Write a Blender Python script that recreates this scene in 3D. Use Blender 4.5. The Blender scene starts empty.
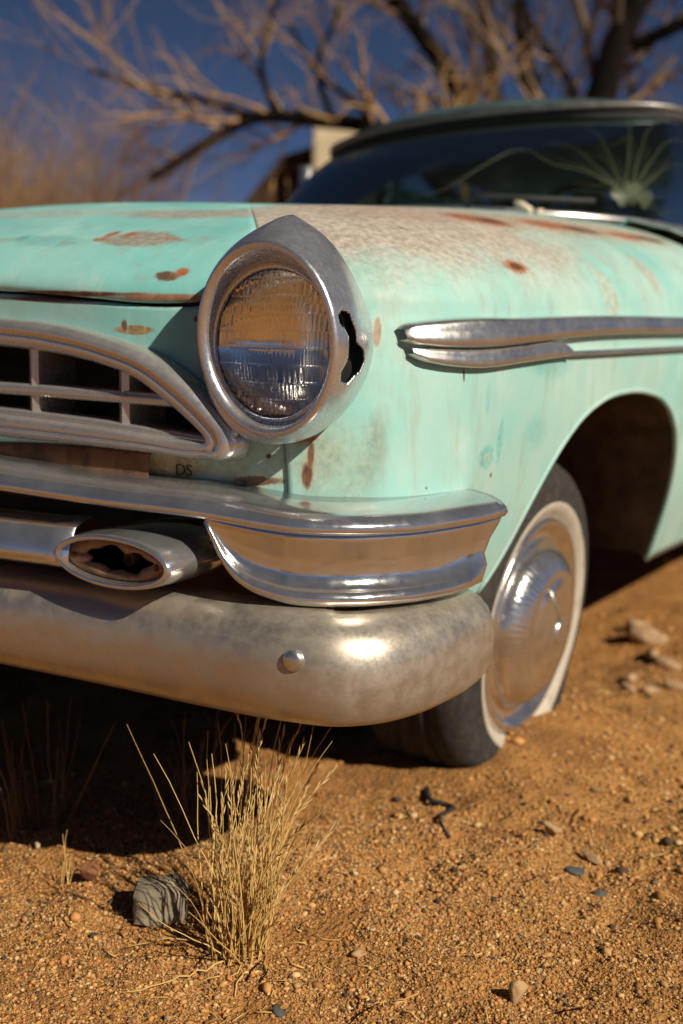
import bpy, bmesh, math, random
import numpy as np
from math import sin, cos, pi, radians, sqrt, atan2
from mathutils import Vector

random.seed(7); RNG = np.random.default_rng(11)
S = bpy.context.scene
COL = S.collection

# ------------------------------------------------------------------ helpers
def tag(o, label=None, cat=None, group=None, kind=None):
    if label: o['label'] = label
    if cat: o['category'] = cat
    if group: o['group'] = group
    if kind: o['kind'] = kind
    return o

def empty(name, loc=(0, 0, 0), parent=None):
    o = bpy.data.objects.new(name, None); COL.objects.link(o)
    o.empty_display_size = .1
    if parent: o.parent = parent; loc = Vector(loc) - wloc(parent)
    o.location = loc
    return o

def wloc(o):
    v = Vector((0, 0, 0))
    while o is not None:
        v = v + o.location; o = o.parent
    return v

def mesh(name, V, Fc, mat, parent=None, smooth=True, loc=None, sharp=None, solid=None, bevel=None, weld=False):
    """V are world coordinates; the object gets its origin at loc (or the parent's place)."""
    V = np.asarray(V, float)
    if len(V) == 0: V = np.zeros((0, 3))
    base = Vector(loc) if loc is not None else (wloc(parent) if parent else Vector((0, 0, 0)))
    me = bpy.data.meshes.new(name)
    W = V - np.array(base)
    me.from_pydata(W.tolist(), [], [list(map(int, f)) for f in Fc])
    me.update()
    if weld:
        b_m = bmesh.new(); b_m.from_mesh(me); bmesh.ops.remove_doubles(b_m, verts=b_m.verts, dist=.0004); bmesh.ops.recalc_face_normals(b_m, faces=b_m.faces) if weld == 2 else None; b_m.to_mesh(me); b_m.free()
    if smooth: me.polygons.foreach_set('use_smooth', [True] * len(me.polygons))
    if sharp is not None: me.set_sharp_from_angle(angle=radians(sharp))
    me.materials.append(mat)
    o = bpy.data.objects.new(name, me); COL.objects.link(o)
    if parent: o.parent = parent; o.location = base - wloc(parent)
    else: o.location = base
    if bevel:
        b = o.modifiers.new('bevel', 'BEVEL'); b.width = bevel; b.segments = 2; b.limit_method = 'ANGLE'
    if solid:
        m = o.modifiers.new('thickness', 'SOLIDIFY'); m.thickness = solid; m.offset = -1
    return o

class MB:
    def __init__(s): s.v = []; s.f = []
    def add(s, V, Fc):
        n = len(s.v); s.v += [tuple(map(float, p)) for p in V]; s.f += [tuple(i + n for i in f) for f in Fc]; return s
    def grid(s, G, cu=False, cv=False, flip=False, keep=None):
        G = np.asarray(G, float); m, n = G.shape[:2]; fs = []
        for i in range(m if cu else m - 1):
            for j in range(n if cv else n - 1):
                a, b = (i + 1) % m, (j + 1) % n
                f = (i * n + j, a * n + j, a * n + b, i * n + b)
                if keep is not None and not keep((G[i, j] + G[a, j] + G[a, b] + G[i, b]) / 4, i, j): continue
                fs.append(f[::-1] if flip else f)
        return s.add(G.reshape(-1, 3), fs)
    def box(s, c, d, rz=0, ax=None):
        c = np.array(c, float); d = np.array(d, float) / 2
        B = np.array([[sx, sy, sz] for sx in (-1, 1) for sy in (-1, 1) for sz in (-1, 1)]) * d
        if ax is not None: B = B @ np.array(ax)
        elif rz: B = B @ np.array([[cos(rz), sin(rz), 0], [-sin(rz), cos(rz), 0], [0, 0, 1]])
        return s.add(B + c, [(0, 1, 3, 2), (4, 6, 7, 5), (0, 4, 5, 1), (2, 3, 7, 6), (0, 2, 6, 4), (1, 5, 7, 3)])
    def tube(s, P, r, n=8, cap=True):
        P = np.asarray(P, float); r = np.broadcast_to(np.asarray(r, float), (len(P),))
        T = np.gradient(P, axis=0); T /= np.linalg.norm(T, axis=1)[:, None] + 1e-12
        up = np.array([0, 0, 1.]) if abs(T[0][2]) < .9 else np.array([1., 0, 0])
        a = np.cross(T[0], up); a /= np.linalg.norm(a); G = []
        for p, t, q in zip(P, T, r):
            a = a - t * (a @ t); a /= np.linalg.norm(a) + 1e-12; b = np.cross(t, a)
            G.append([p + q * (cos(k * 2 * pi / n) * a + sin(k * 2 * pi / n) * b) for k in range(n)])
        k0 = len(s.v); s.grid(G, cv=True)
        if cap:
            m = len(P); s.f.append(tuple(k0 + k for k in range(n))); s.f.append(tuple(k0 + (m - 1) * n + k for k in reversed(range(n))))
        return s
    def lathe(s, prof, o, u, v, w, n=48):
        """prof: (radius, offset along w); u, v span the disc"""
        o, u, v, w = map(np.array, (o, u, v, w))
        G = [[o + w * h + r * (cos(t) * u + sin(t) * v) for t in np.linspace(0, 2 * pi, n, endpoint=False)] for r, h in prof]
        return s.grid(G, cv=True)
    def mirror(s):
        s.v = [(-x, y, z) for x, y, z in s.v]; s.f = [f[::-1] for f in s.f]; return s
    def plus_mirror(s):
        n = len(s.v); s.v += [(-x, y, z) for x, y, z in s.v]; s.f += [tuple(i + n for i in f[::-1]) for f in s.f]; return s
    def build(s, name, mat, parent=None, **k): return mesh(name, s.v, s.f, mat, parent, **k)

def hermite(xs, ys, q):
    xs = np.asarray(xs, float); ys = np.asarray(ys, float); q = np.clip(np.asarray(q, float), xs[0], xs[-1])
    d = np.diff(ys, axis=0) / (np.diff(xs) if ys.ndim == 1 else np.diff(xs)[:, None])
    m = np.empty_like(ys); m[0] = d[0]; m[-1] = d[-1]
    h = np.diff(xs)
    for i in range(1, len(xs) - 1): m[i] = (d[i - 1] * h[i] + d[i] * h[i - 1]) / (h[i] + h[i - 1])
    i = np.clip(np.searchsorted(xs, q) - 1, 0, len(xs) - 2)
    H = h[i]; t = (q - xs[i]) / H
    if ys.ndim > 1: H = H[..., None]; t = t[..., None]
    return (2*t**3-3*t**2+1)*ys[i]+(t**3-2*t**2+t)*H*m[i]+(-2*t**3+3*t**2)*ys[i+1]+(t**3-t**2)*H*m[i+1]

def K(*p):
    xs = [a[0] for a in p]; ys = [a[1] for a in p]
    return lambda q: hermite(xs, ys, q)
def smoothpath(P, n):
    P = np.asarray(P, float); s = np.r_[0, np.cumsum(np.linalg.norm(np.diff(P, axis=0), axis=1))]
    return hermite(s, P, np.linspace(0, s[-1], n))

# ------------------------------------------------------------------ materials
class NT:
    def __init__(s, name):
        s.m = bpy.data.materials.new(name); s.m.use_nodes = True; s.t = s.m.node_tree; s.n = s.t.nodes
        s.b = s.n['Principled BSDF']; s.out = s.n['Material Output']
        s.co = s.n.new('ShaderNodeTexCoord').outputs['Object']
    def L(s, a, b): s.t.links.new(a, b)
    def put(s, sock, v):
        if isinstance(v, bpy.types.NodeSocket): s.L(v, sock)
        elif isinstance(v, (tuple, list)): sock.default_value = (*v, 1) if (len(v) == 3 and len(sock.default_value) == 4) else v
        else: sock.default_value = v
    def set(s, **k):
        for a, v in k.items(): s.put(s.b.inputs[a.replace('_', ' ')], v)
        return s
    def noise(s, scale, detail=4, rough=.55, vec=None, dist=0., color=False):
        n = s.n.new('ShaderNodeTexNoise'); n.inputs['Scale'].default_value = scale; n.inputs['Detail'].default_value = detail
        n.inputs['Roughness'].default_value = rough; n.inputs['Distortion'].default_value = dist
        s.L(vec if vec is not None else s.co, n.inputs['Vector']); return n.outputs['Color' if color else 'Fac']
    def voro(s, scale, feature='F1', vec=None, out='Distance'):
        n = s.n.new('ShaderNodeTexVoronoi'); n.inputs['Scale'].default_value = scale; n.feature = feature
        s.L(vec if vec is not None else s.co, n.inputs['Vector']); return n.outputs[out]
    def scale(s, v, k=(1, 1, 1), o=(0, 0, 0)):
        n = s.n.new('ShaderNodeMapping'); n.inputs['Scale'].default_value = k; n.inputs['Location'].default_value = o
        s.L(v, n.inputs['Vector']); return n.outputs[0]
    def ramp(s, v, lo, hi, a=0., b=1.):
        n = s.n.new('ShaderNodeMapRange'); n.interpolation_type = 'SMOOTHSTEP'
        s.put(n.inputs['Value'], v); n.inputs[1].default_value = lo; n.inputs[2].default_value = hi
        n.inputs[3].default_value = a; n.inputs[4].default_value = b; return n.outputs[0]
    def math(s, op, a, b=0., clamp=False):
        n = s.n.new('ShaderNodeMath'); n.operation = op; n.use_clamp = clamp; s.put(n.inputs[0], a); s.put(n.inputs[1], b); return n.outputs[0]
    def vmath(s, op, a, b=(0, 0, 0)):
        n = s.n.new('ShaderNodeVectorMath'); n.operation = op; s.put(n.inputs[0], a); s.put(n.inputs[1], b)
        return n.outputs['Value' if op in ('LENGTH', 'DOT_PRODUCT', 'DISTANCE') else 'Vector']
    def mix(s, f, a, b):
        n = s.n.new('ShaderNodeMix'); n.data_type = 'RGBA'; s.put(n.inputs[0], f); s.put(n.inputs[6], a); s.put(n.inputs[7], b); return n.outputs[2]
    def bump(s, h, dist=.002, strength=1., nrm=None):
        n = s.n.new('ShaderNodeBump'); n.inputs['Distance'].default_value = dist; n.inputs['Strength'].default_value = strength
        s.L(h, n.inputs['Height'])
        if nrm is not None: s.L(nrm, n.inputs['Normal'])
        return n.outputs[0]
    def island(s): return s.n.new('ShaderNodeNewGeometry').outputs['Random Per Island']
    def blob(s, c, r, amp=.4, sc=30, edge=.35, warp=None):
        """soft-edged irregular stain or painted shade at point c with radii r"""
        d = s.vmath('DIVIDE', s.vmath('SUBTRACT', s.co, c), r)
        d = s.vmath('LENGTH', d)
        n = warp if warp is not None else s.noise(sc, 3)
        d = s.math('ADD', d, s.math('MULTIPLY', s.math('SUBTRACT', n, .5), amp * 2))
        return s.ramp(d, 1., 1 - edge)

def simple(name, col, rough=.6, metal=0., var=.25, sc=20, bump=.0, spec=.5):
    k = NT(name)
    n = k.noise(sc, 5)
    c2 = tuple(min(1, c * (1 + var)) for c in col); c1 = tuple(c * (1 - var) for c in col)
    k.set(Base_Color=k.mix(k.ramp(n, .3, .7), c1, c2), Roughness=rough, Metallic=metal, Specular_IOR_Level=spec)
    if bump: k.set(Normal=k.bump(n, bump))
    return k.m

RUST = (.22, .062, .018); RUST_D = (.06, .022, .01)
def paint(name, kind):
    k = NT(name)
    big = k.noise(3.2, 3); mid = k.noise(9, 5, .6); fine = k.noise(60, 5, .65); streak = k.noise(1, 4, .6, k.scale(k.co, (16, 16, 2.2)))
    if kind == 'hood': a, b = (.27, .56, .535), (.16, .49, .475)
    elif kind == 'fascia': a, b = (.29, .54, .51), (.19, .48, .46)
    else: a, b = (.375, .55, .505), (.22, .50, .465)
    c = k.mix(k.ramp(big, .35, .68), a, b)
    c = k.mix(k.ramp(streak, .50, .75, 0, .35), c, (.20, .47, .46))
    c = k.mix(k.ramp(mid, .55, .75, 0, .55), c, (.46, .61, .57))
    cream = (.50, .42, .33); pink = (.50, .33, .25)
    rough = .42
    rustm = None
    def patch(cc, mask): return k.mix(mask, c, cc)
    ws = k.math('ADD', k.math('MULTIPLY', k.noise(8, 4, .6), .8), k.math('MULTIPLY', k.noise(60, 4, .7), .07))
    w = k.math('ADD', k.math('MULTIPLY', k.noise(26, 3, .6), .62), k.math('MULTIPLY', k.noise(150, 5, .75), .46)); tone = k.ramp(k.noise(90, 5, .7), .3, .7, .55, 1.15)
    for (ctr, r, colr, amp, edge, st) in PATCH.get(kind, []):
        if colr in ('o', 'b'):
            colr = ORANGE if colr == 'o' else BROWN
        if colr is ORANGE or colr is BROWN:
            h = k.math('MULTIPLY', k.blob(ctr, tuple(q * 1.5 for q in r), .5, edge=.9, warp=w), .5 * st); c = k.mix(h, c, (.36, .22, .12))
        m = k.blob(ctr, r, max(.45, amp * 1.3), edge=edge, warp=w) if max(r) < .09 else k.blob(ctr, r, max(.5, amp), edge=.60, warp=ws)
        if st < 1: m = k.math('MULTIPLY', m, st)
        mm = k.n.new('ShaderNodeMix'); mm.data_type = 'RGBA'; mm.blend_type = 'MULTIPLY'; mm.inputs[0].default_value = 1.; k.put(mm.inputs[6], colr); k.put(mm.inputs[7], tone)
        c = k.mix(m, c, mm.outputs[2])
    # specks and chips
    chips = k.ramp(k.math('ADD', k.voro(42), k.math('MULTIPLY', fine, .35)), .20, .15)
    chips = k.math('MULTIPLY', chips, k.ramp(k.noise(5, 2), .54, .66))
    c = k.mix(chips, c, (.10, .05, .025))
    chalk = k.noise(1, 5, .65, k.scale(k.co, (70, 20, 9)))
    c = k.mix(k.ramp(chalk, .50, .78, 0, .26), c, (.56, .60, .55))
    scr = k.ramp(k.noise(1, 3, .6, k.scale(k.co, (30, 420, 240))), .70, .76, 0, .5)
    c = k.mix(k.math('MULTIPLY', scr, k.ramp(mid, .45, .60)), c, (.20, .17, .12))
    c = k.mix(k.ramp(fine, .55, .80, 0, .22), c, (.60, .58, .50))
    grime = k.ramp(k.math('ADD', k.noise(1, 5, .65, k.scale(k.co, (22, 22, 3), (3, 1, 0))), k.math('MULTIPLY', fine, .2)), .62, .86, 0, .5)
    c = k.mix(grime, c, (.30, .25, .16))
    k.set(Base_Color=c, Roughness=k.ramp(mid, .3, .7, .42, .66), Specular_IOR_Level=.45)
    dent = k.bump(k.noise(6.5, 2), .006, .5)
    k.set(Normal=k.bump(k.math('ADD', k.math('MULTIPLY', chips, -.8), k.math('ADD', fine, mid)), .0007, .45, dent))
    return k.m

def chrome(name, base=(.62, .60, .57), r=(.16, .36), dirt=.35, dcol=(.34, .25, .15), sc=1.0, pits=True, streaks=(30, 30, 4), metal=.95, pit_lo=.50):
    k = NT(name)
    n1 = k.noise(14 * sc, 6, .65); n2 = k.noise(70 * sc, 5, .7); n3 = k.noise(1, 5, .6, k.scale(k.co, streaks))
    d = k.math('MULTIPLY', k.ramp(k.math('ADD', n1, k.math('MULTIPLY', n3, .5)), .55, 1.10), dirt)
    pit = k.math('MULTIPLY', k.ramp(k.math('ADD', k.voro(120 * sc), k.math('MULTIPLY', n2, .3)), .24, .17), k.ramp(n1, pit_lo, pit_lo + .12))
    scr = k.math('MULTIPLY', k.ramp(k.noise(1, 3, .6, k.scale(k.co, (40, 40, 420))), .68, .76, 0, .35), k.ramp(n1, .5, .6))
    base = k.mix(scr, base, tuple(.55 * q for q in base))
    if pits: c = k.mix(pit, k.mix(d, base, dcol), (.09, .055, .03))
    else: c = k.mix(d, base, dcol)
    k.set(Base_Color=c, Metallic=k.math('SUBTRACT', metal, k.math('MULTIPLY', d, .9), clamp=True),
          Roughness=k.math('ADD', k.ramp(n2, .3, .75, r[0], r[1]), k.math('MULTIPLY', d, .35)))
    k.set(Normal=k.bump(k.math('ADD', n1, k.math('MULTIPLY', n2, .4)), .0008, .20))
    return k.m

CREAM = (.47, .405, .32); PINK = (.46, .30, .22)
PATCH = {
 'fender': [],
 'hood': [],
 'fascia': [],
}
TAN = (.42, .29, .14); ORANGE = (.38, .115, .04); BROWN = (.13, .05, .022); TEAL = (.12, .45, .44); GREY = (.36, .34, .29)
PATCH['hood'] = [
 ((.47, -.60, .985), (.22, .07, .035), (.44, .36, .29), .5, .6, .75), ((.12, -.62, 1.0), (.25, .07, .04), (.44, .42, .36), .5, .6, .5),
 ((.495, -.768, .934), (.080, .050, .030), (.33, .30, .25), .25, .35, .95), ((.432, -.757, .942), (.013, .022, .03), ORANGE, .5, .5, .9), ((.467, -.755, .943), (.015, .020, .03), ORANGE, .5, .6, .8), ((.432, -.785, .935), (.014, .010, .03), ORANGE, .5, .5, .8), ((.55, -.76, .93), (.03, .008, .03), ORANGE, .6, .6, .6),
 ((.603, -.836, .878), (.022, .02, .008), BROWN, .5, .4, .9), ((.622, -.826, .884), (.013, .016, .009), ORANGE, .4, .5, 1.),
 ((.285, -.79, .938), (.02, .02, .02), TEAL, .4, .7, .8), ((.35, -.80, .93), (.10, .03, .03), TEAL, .6, .8, .4),
 ((.40, -.89, .853), (.36, .06, .004), BROWN, .9, .3, 1.), ((.62, -.86, .849), (.10, .06, .005), ORANGE, .9, .4, .8)]
PATCH['fascia'] = [
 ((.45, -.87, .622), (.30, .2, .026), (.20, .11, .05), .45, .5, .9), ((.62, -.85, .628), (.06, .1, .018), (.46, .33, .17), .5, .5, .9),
 ((.562, -.86, .806), (.036, .05, .0075), (.34, .22, .10), .30, .3, 1.), ((.55, -.86, .812), (.006, .05, .010), BROWN, .3, .4, .9),
 ((.62, -.85, .842), (.07, .06, .008), BROWN, .6, .4, 1.), ((.47, -.87, .846), (.2, .06, .004), BROWN, .9, .4, .9), ((.655, -.84, .826), (.004, .05, .006), BROWN, .3, .3, 1.), ((.648, -.84, .822), (.003, .05, .005), BROWN, .3, .3, 1.),
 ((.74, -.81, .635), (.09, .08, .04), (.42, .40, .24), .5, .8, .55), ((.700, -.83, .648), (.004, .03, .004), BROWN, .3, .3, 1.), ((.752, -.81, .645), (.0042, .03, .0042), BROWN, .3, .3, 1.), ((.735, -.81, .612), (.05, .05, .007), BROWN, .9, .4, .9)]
PATCH['fender'] = [
 ((.74, -.40, 1.0), (.32, .60, .175), (.50, .435, .37), .20, .45, 1.), ((.80, .10, 1.035), (.15, .85, .060), (.47, .385, .30), .35, .6, .85), ((.84, -.15, .97), (.05, .10, .05), (.40, .58, .48), .4, .7, .6),
 ((.72, -.40, 1.0), (.12, .30, .03), (.46, .33, .26), .4, .7, .6), ((.95, -.10, .90), (.05, .05, .10), (.50, .50, .41), .5, .7, .6), ((.93, .16, .93), (.05, .05, .10), (.48, .46, .38), .5, .7, .6),
 ((.909, -.396, .911), (.022, .050, .017), ORANGE, .30, .45, .9), ((.909, -.392, .911), (.014, .028, .010), BROWN, .35, .5, 1.),
 ((.745, -.19, 1.004), (.075, .10, .022), ORANGE, .30, .6, .85), ((.755, -.165, 1.004), (.040, .06, .016), BROWN, .35, .6, .95),
 ((.775, .05, 1.016), (.05, .14, .020), ORANGE, .45, .6, .85), ((.80, .17, 1.014), (.040, .10, .016), BROWN, .4, .6, .9), ((.815, .36, 1.02), (.030, .16, .018), ORANGE, .4, .6, .9), ((.82, .52, 1.024), (.030, .13, .016), BROWN, .4, .6, .9),
 ((.934, -.52, .632), (.02, .026, .022), TEAL, .25, .4, .65), ((.934, -.520, .630), (.03, .012, .012), (.40, .58, .47), .25, .4, .8), ((.934, -.485, .655), (.02, .012, .050), TEAL, .35, .5, .55), ((.93, -.53, .72), (.02, .010, .035), TEAL, .4, .6, .35), ((.945, -.37, .66), (.03, .05, .04), TEAL, .5, .8, .4), ((.945, -.33, .77), (.03, .10, .035), TEAL, .5, .8, .45),
 ((.866, -.722, .672), (.030, .026, .060), (.20, .22, .15), .35, .95, .60), ((.855, -.735, .62), (.05, .04, .05), (.24, .27, .19), .4, .95, .5), ((.886, -.692, .72), (.012, .012, .035), (.28, .32, .24), .4, .9, .25),  # headlight's shade painted onto the fender corner as olive-grey smudges
 ((.82, -.78, .645), (.085, .08, .085), (.33, .34, .22), .45, .8, .62),  # grime tone, deepened to paint in the shade below the headlight
 ((.797, -.790, .670), (.022, .03, .008), ORANGE, .4, .5, .9), ((.803, -.786, .650), (.005, .02, .026), BROWN, .5, .5, 1.), ((.800, -.788, .620), (.008, .02, .024), BROWN, .5, .5, 1.),
 ((.851, -.702, .808), (.006, .010, .036), (.28, .16, .09), .35, .3, 1.), ((.848, -.713, .735), (.008, .012, .012), (.34, .20, .08), .5, .4, .7),
 ((.924, -.588, .752), (.03, .0022, .011), BROWN, .2, .3, 1.), ((.885, -.655, .600), (.03, .004, .004), BROWN, .2, .4, 1.), ((.93, -.50, .605), (.03, .004, .005), BROWN, .3, .4, 1.), ((.78, -.52, .965), (.016, .005, .02), BROWN, .9, .3, .9)]

M = {}
M['hood'] = paint('faded_mint_hood_paint', 'hood')
M['fender'] = paint('faded_mint_fender_paint', 'fender')
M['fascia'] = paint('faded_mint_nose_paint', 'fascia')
M['chrome'] = chrome('tarnished_chrome', (.66, .67, .69), (.11, .22), .08, metal=.92)
M['chrome_grille'] = chrome('grille_chrome', (.62, .60, .57), (.22, .36), .12, (.34, .27, .19), metal=.80)
M['chrome_blade'] = chrome('dull_bumper_chrome', (.52, .475, .40), (.29, .42), .42, (.20, .15, .095), 2.6, streaks=(5, 5, 40), metal=.84, pit_lo=.44)
M['chrome_bezel'] = chrome('bezel_chrome', (.68, .69, .72), (.20, .36), .08, (.36, .28, .18), 1.6, metal=.88)
M['chrome_end'] = chrome('bar_end_chrome', (.72, .71, .69), (.10, .20), .06, (.34, .23, .13), 1.0)
M['trim'] = chrome('aluminium_trim', (.62, .61, .59), (.26, .38), .10, (.45, .38, .28), 1.0)
M['dark'] = simple('black_cavity', (.008, .007, .006), .9)
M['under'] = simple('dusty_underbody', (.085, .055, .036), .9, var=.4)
M['rusty'] = simple('rusty_steel', (.13, .055, .022), .85, var=.5, sc=40, bump=.001)
M['rubber'] = simple('black_rubber', (.02, .02, .02), .7)
M['rail'] = chrome('dark_drip_rail', (.22, .21, .20), (.3, .5), .5, (.10, .08, .06))
M['cream_paint'] = simple('cream_trim_paint', (.55, .47, .36), .5, var=.15, sc=30)

# glass
def glassmat():
    k = NT('headlight_glass')
    n = k.noise(30, 4)
    k.set(Base_Color=(.95, .93, .88), Transmission_Weight=k.ramp(n, .5, .85, 1., .84), Roughness=.03, IOR=1.40)
    return k.m
M['lens'] = glassmat()
k = NT('headlight_reflector'); k.set(Base_Color=(.95, .93, .90), Metallic=1., Roughness=.07); M['reflector'] = k.m
def windshield_mat():
    k = NT('dusty_windshield_glass')
    tr = k.n.new('ShaderNodeBsdfTransparent'); tr.inputs[0].default_value = (.16, .22, .22, 1)
    gl = k.n.new('ShaderNodeBsdfGlossy'); gl.inputs['Roughness'].default_value = .06; gl.inputs[0].default_value = (.30, .40, .42, 1)
    df = k.n.new('ShaderNodeBsdfDiffuse'); df.inputs[0].default_value = (.20, .22, .18, 1)
    fr = k.n.new('ShaderNodeFresnel'); fr.inputs[0].default_value = 1.16
    a = k.n.new('ShaderNodeMixShader'); k.L(fr.outputs[0], a.inputs[0]); k.L(tr.outputs[0], a.inputs[1]); k.L(gl.outputs[0], a.inputs[2])
    b = k.n.new('ShaderNodeMixShader'); k.L(k.ramp(k.noise(6, 5), .5, .9, .015, .07), b.inputs[0]); k.L(a.outputs[0], b.inputs[1]); k.L(df.outputs[0], b.inputs[2])
    k.L(b.outputs[0], k.out.inputs[0]); return k.m
M['windshield'] = windshield_mat()

def tyre_mat():
    k = NT('weathered_tyre'); n = k.noise(60, 5, .7)
    k.set(Base_Color=k.mix(k.ramp(n, .35, .75), (.016, .016, .016), (.05, .043, .036)), Roughness=.85, Normal=k.bump(n, .0015, .6)); return k.m
M['tyre'] = tyre_mat()
k = NT('whitewall_rubber'); n = k.noise(35, 5, .7)
k.set(Base_Color=k.mix(k.ramp(n, .45, .8), (.44, .40, .33), (.26, .21, .15)), Roughness=.7, Normal=k.bump(n, .001, .4)); M['white'] = k.m
M['hub'] = chrome('hubcap_chrome', (.70, .69, .66), (.12, .22), .08, (.33, .21, .11), 1.4, pits=False)

def sand():
    k = NT('desert_sand')
    big = k.noise(1.3, 4); mid = k.noise(9, 5, .6); fine = k.noise(220, 4, .7); gr = k.voro(260); gr2 = k.voro(110)
    c = k.mix(k.ramp(big, .35, .65), (.34, .158, .046), (.45, .225, .072))
    c = k.mix(k.ramp(mid, .45, .75, 0, .7), c, (.20, .080, .028))
    c = k.mix(k.ramp(fine, .55, .8, 0, .7), c, (.60, .37, .15))
    c = k.mix(k.ramp(fine, .45, .28, 0, .8), c, (.11, .05, .02))
    c = k.mix(k.ramp(k.noise(3.7, 8, .68, dist=.6), .50, .68, 0, .7), c, (.13, .060, .024))
    k.set(Base_Color=c, Roughness=.95, Specular_IOR_Level=.15)
    b1 = k.bump(k.math('ADD', k.math('MULTIPLY', gr2, 1.2), mid), .006, .7)
    k.set(Normal=k.bump(k.math('ADD', gr, fine), .003, .8, b1)); return k.m
M['sand'] = sand()
def grainmat():
    k = NT('gravel_grains'); i = k.island()
    n = k.n.new('ShaderNodeValToRGB'); k.L(i, n.inputs[0]); e = n.color_ramp
    cols = [(0, (.46, .205, .062)), (.26, (.54, .27, .09)), (.44, (.24, .10, .028)), (.60, (.62, .38, .15)), (.72, (.13, .055, .02)), (.84, (.66, .46, .22)), (.93, (.09, .05, .03)), (1, (.05, .04, .032))]
    e.elements[0].color = (*cols[0][1], 1); e.elements[1].color = (*cols[-1][1], 1)
    for p, c in cols[1:-1]: q = e.elements.new(p); q.color = (*c, 1)
    k.set(Base_Color=n.outputs[0], Roughness=.85, Specular_IOR_Level=.25); return k.m
M['grain'] = grainmat()
def stone(name, a, b, sc=60):
    k = NT(name); n = k.noise(sc, 6, .7); n2 = k.noise(sc * .25, 3)
    k.set(Base_Color=k.mix(k.ramp(n2, .35, .65), a, b), Roughness=.85, Normal=k.bump(k.math('ADD', n, n2), .004, .8)); return k.m
M['stone_tan'] = stone('tan_stone', (.36, .22, .10), (.50, .33, .17))
M['stone_grey'] = stone('grey_stone', (.17, .14, .10), (.34, .29, .20), 45)
M['stone_red'] = stone('red_banded_stone', (.30, .12, .05), (.16, .06, .03))
M['stone_dark'] = stone('blue_grey_stone', (.055, .06, .062), (.10, .10, .095))
M['wood'] = stone('bleached_wood', (.26, .15, .075), (.46, .31, .17), 80)
def grassmat(name, a, b):
    k = NT(name); i = k.island(); k.set(Base_Color=k.mix(i, a, b), Roughness=.75, Specular_IOR_Level=.12); return k.m
M['straw'] = grassmat('dry_straw', (.46, .27, .075), (.74, .52, .20))
M['seed'] = grassmat('dry_seed_heads', (.50, .32, .12), (.72, .54, .27))
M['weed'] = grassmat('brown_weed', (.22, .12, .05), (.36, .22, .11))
def bark(name, a, b):
    k = NT(name); n = k.noise(1, 6, .7, k.scale(k.co, (14, 14, 3)))
    k.set(Base_Color=k.mix(k.ramp(n, .35, .7), a, b), Roughness=.95, Specular_IOR_Level=.05, Normal=k.bump(n, .02, .6)); return k.m
M['bark'] = bark('dark_bark', (.005, .004, .004), (.016, .011, .008))
M['twig'] = grassmat('grey_brown_twigs', (.05, .035, .025), (.26, .18, .115))
M['twig_tan'] = grassmat('tan_brush_twigs', (.20, .115, .05), (.46, .29, .135))
M['plank'] = bark('old_dark_planks', (.045, .028, .018), (.085, .05, .032))
M['adobe'] = stone('cream_plaster', (.55, .44, .28), (.66, .55, .38), 8)

# ------------------------------------------------------------------ the car's body surfaces (metres; nose at -Y, its left side at +X)
Y0 = -.45
xs_ = K((-1, .940), (-.5, .942), (-.25, .956), (0, .968), (.3, .978), (1, .985), (2.2, .985), (3.5, .965), (4.4, .90))
zt_ = K((-1, .955), (-.78, .972), (-.6, .993), (-.4, 1.018), (-.2, 1.036), (.2, 1.068), (.70, 1.092))
tuck_ = K((.30, .098), (.33, .085), (.4, .06), (.5, .03), (.6, .012), (.7, .003), (.84, 0.), (1.2, 0.))
zl_ = K((0, .866), (.3, .863), (.5, .852), (.58, .846), (.64, .847), (.70, .856), (.76, .85), (.84, .84), (1, .84))
def yf_(x): return -.885 + .12 * (np.sqrt(np.asarray(x) ** 2 + .02 ** 2) - .45)
def nexp(z): return 2.2 + max(0., .84 - z) / .24 * 1.1

def upper(m, phi=None, x=None, y=None):
    """point of the hood/fender sheet: m=0 on the flat crown, m=1 on the outline"""
    if x is not None and y is None:      # strip column in front of the crown
        dv = m ** (1 / 2.2); X = x; Y = Y0 - dv * (Y0 - yf_(x)); edge = zl_(x)
    elif phi is not None:
        du = (m * cos(phi) ** 2) ** (1 / 2.2); dv = (m * sin(phi) ** 2) ** (1 / 2.2); Y = Y0; X = .7
        for _ in range(4):
            X = .45 + du * (xs_(Y) - .45); Y = Y0 - dv * (Y0 - yf_(X))
        du1 = (cos(phi) ** 2) ** (1 / 2.2); edge = zl_(.45 + du1 * .49)
    else:
        Y = y; X = .45 + m ** (1 / 2.2) * (xs_(Y) - .45); edge = .84
    zt = zt_(Y) + (.02 * (1 - (X / .45) ** 2) * min(1, max(0, (Y + .95) / .5)) if X < .45 else 0)
    return np.array([X, Y, edge + (zt - edge) * sqrt(max(0, 1 - m))])

def lower(z, phi=None, x=None, y=None):
    n = nexp(z); tk = float(tuck_(z))
    if x is not None and y is None: return np.array([x, yf_(x) + tk * .2, z])
    if phi is None: return np.array([xs_(y) - tk, y, z])
    du = abs(cos(phi)) ** (2 / n); dv = abs(sin(phi)) ** (2 / n); X, Y = .7, -.6
    for _ in range(5):
        X = .45 + du * (xs_(Y) - tk - .45); Y = Y0 - dv * (Y0 - yf_(X) - tk * .2)
    return np.array([X, Y, z])

def side_x(y, z):
    """x of the body's left flank at (y, z)"""
    y = float(y)
    if z > .84:
        h = (z - .84) / (float(zt_(y)) - .84); m = 1 - h * h; n = 2.2
    else: m = 1; n = nexp(z)
    dv = max(0, (Y0 - y) / (Y0 + .846))
    du = max(0, m - dv ** n) ** (1 / n)
    return .45 + du * (float(xs_(y)) - float(tuck_(z)) - .45)

CAR = empty('vintage_sedan', (0, 0, 0))
tag(CAR, 'rusty mint green vintage sedan with chrome grille abandoned on the sand', 'car')

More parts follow.
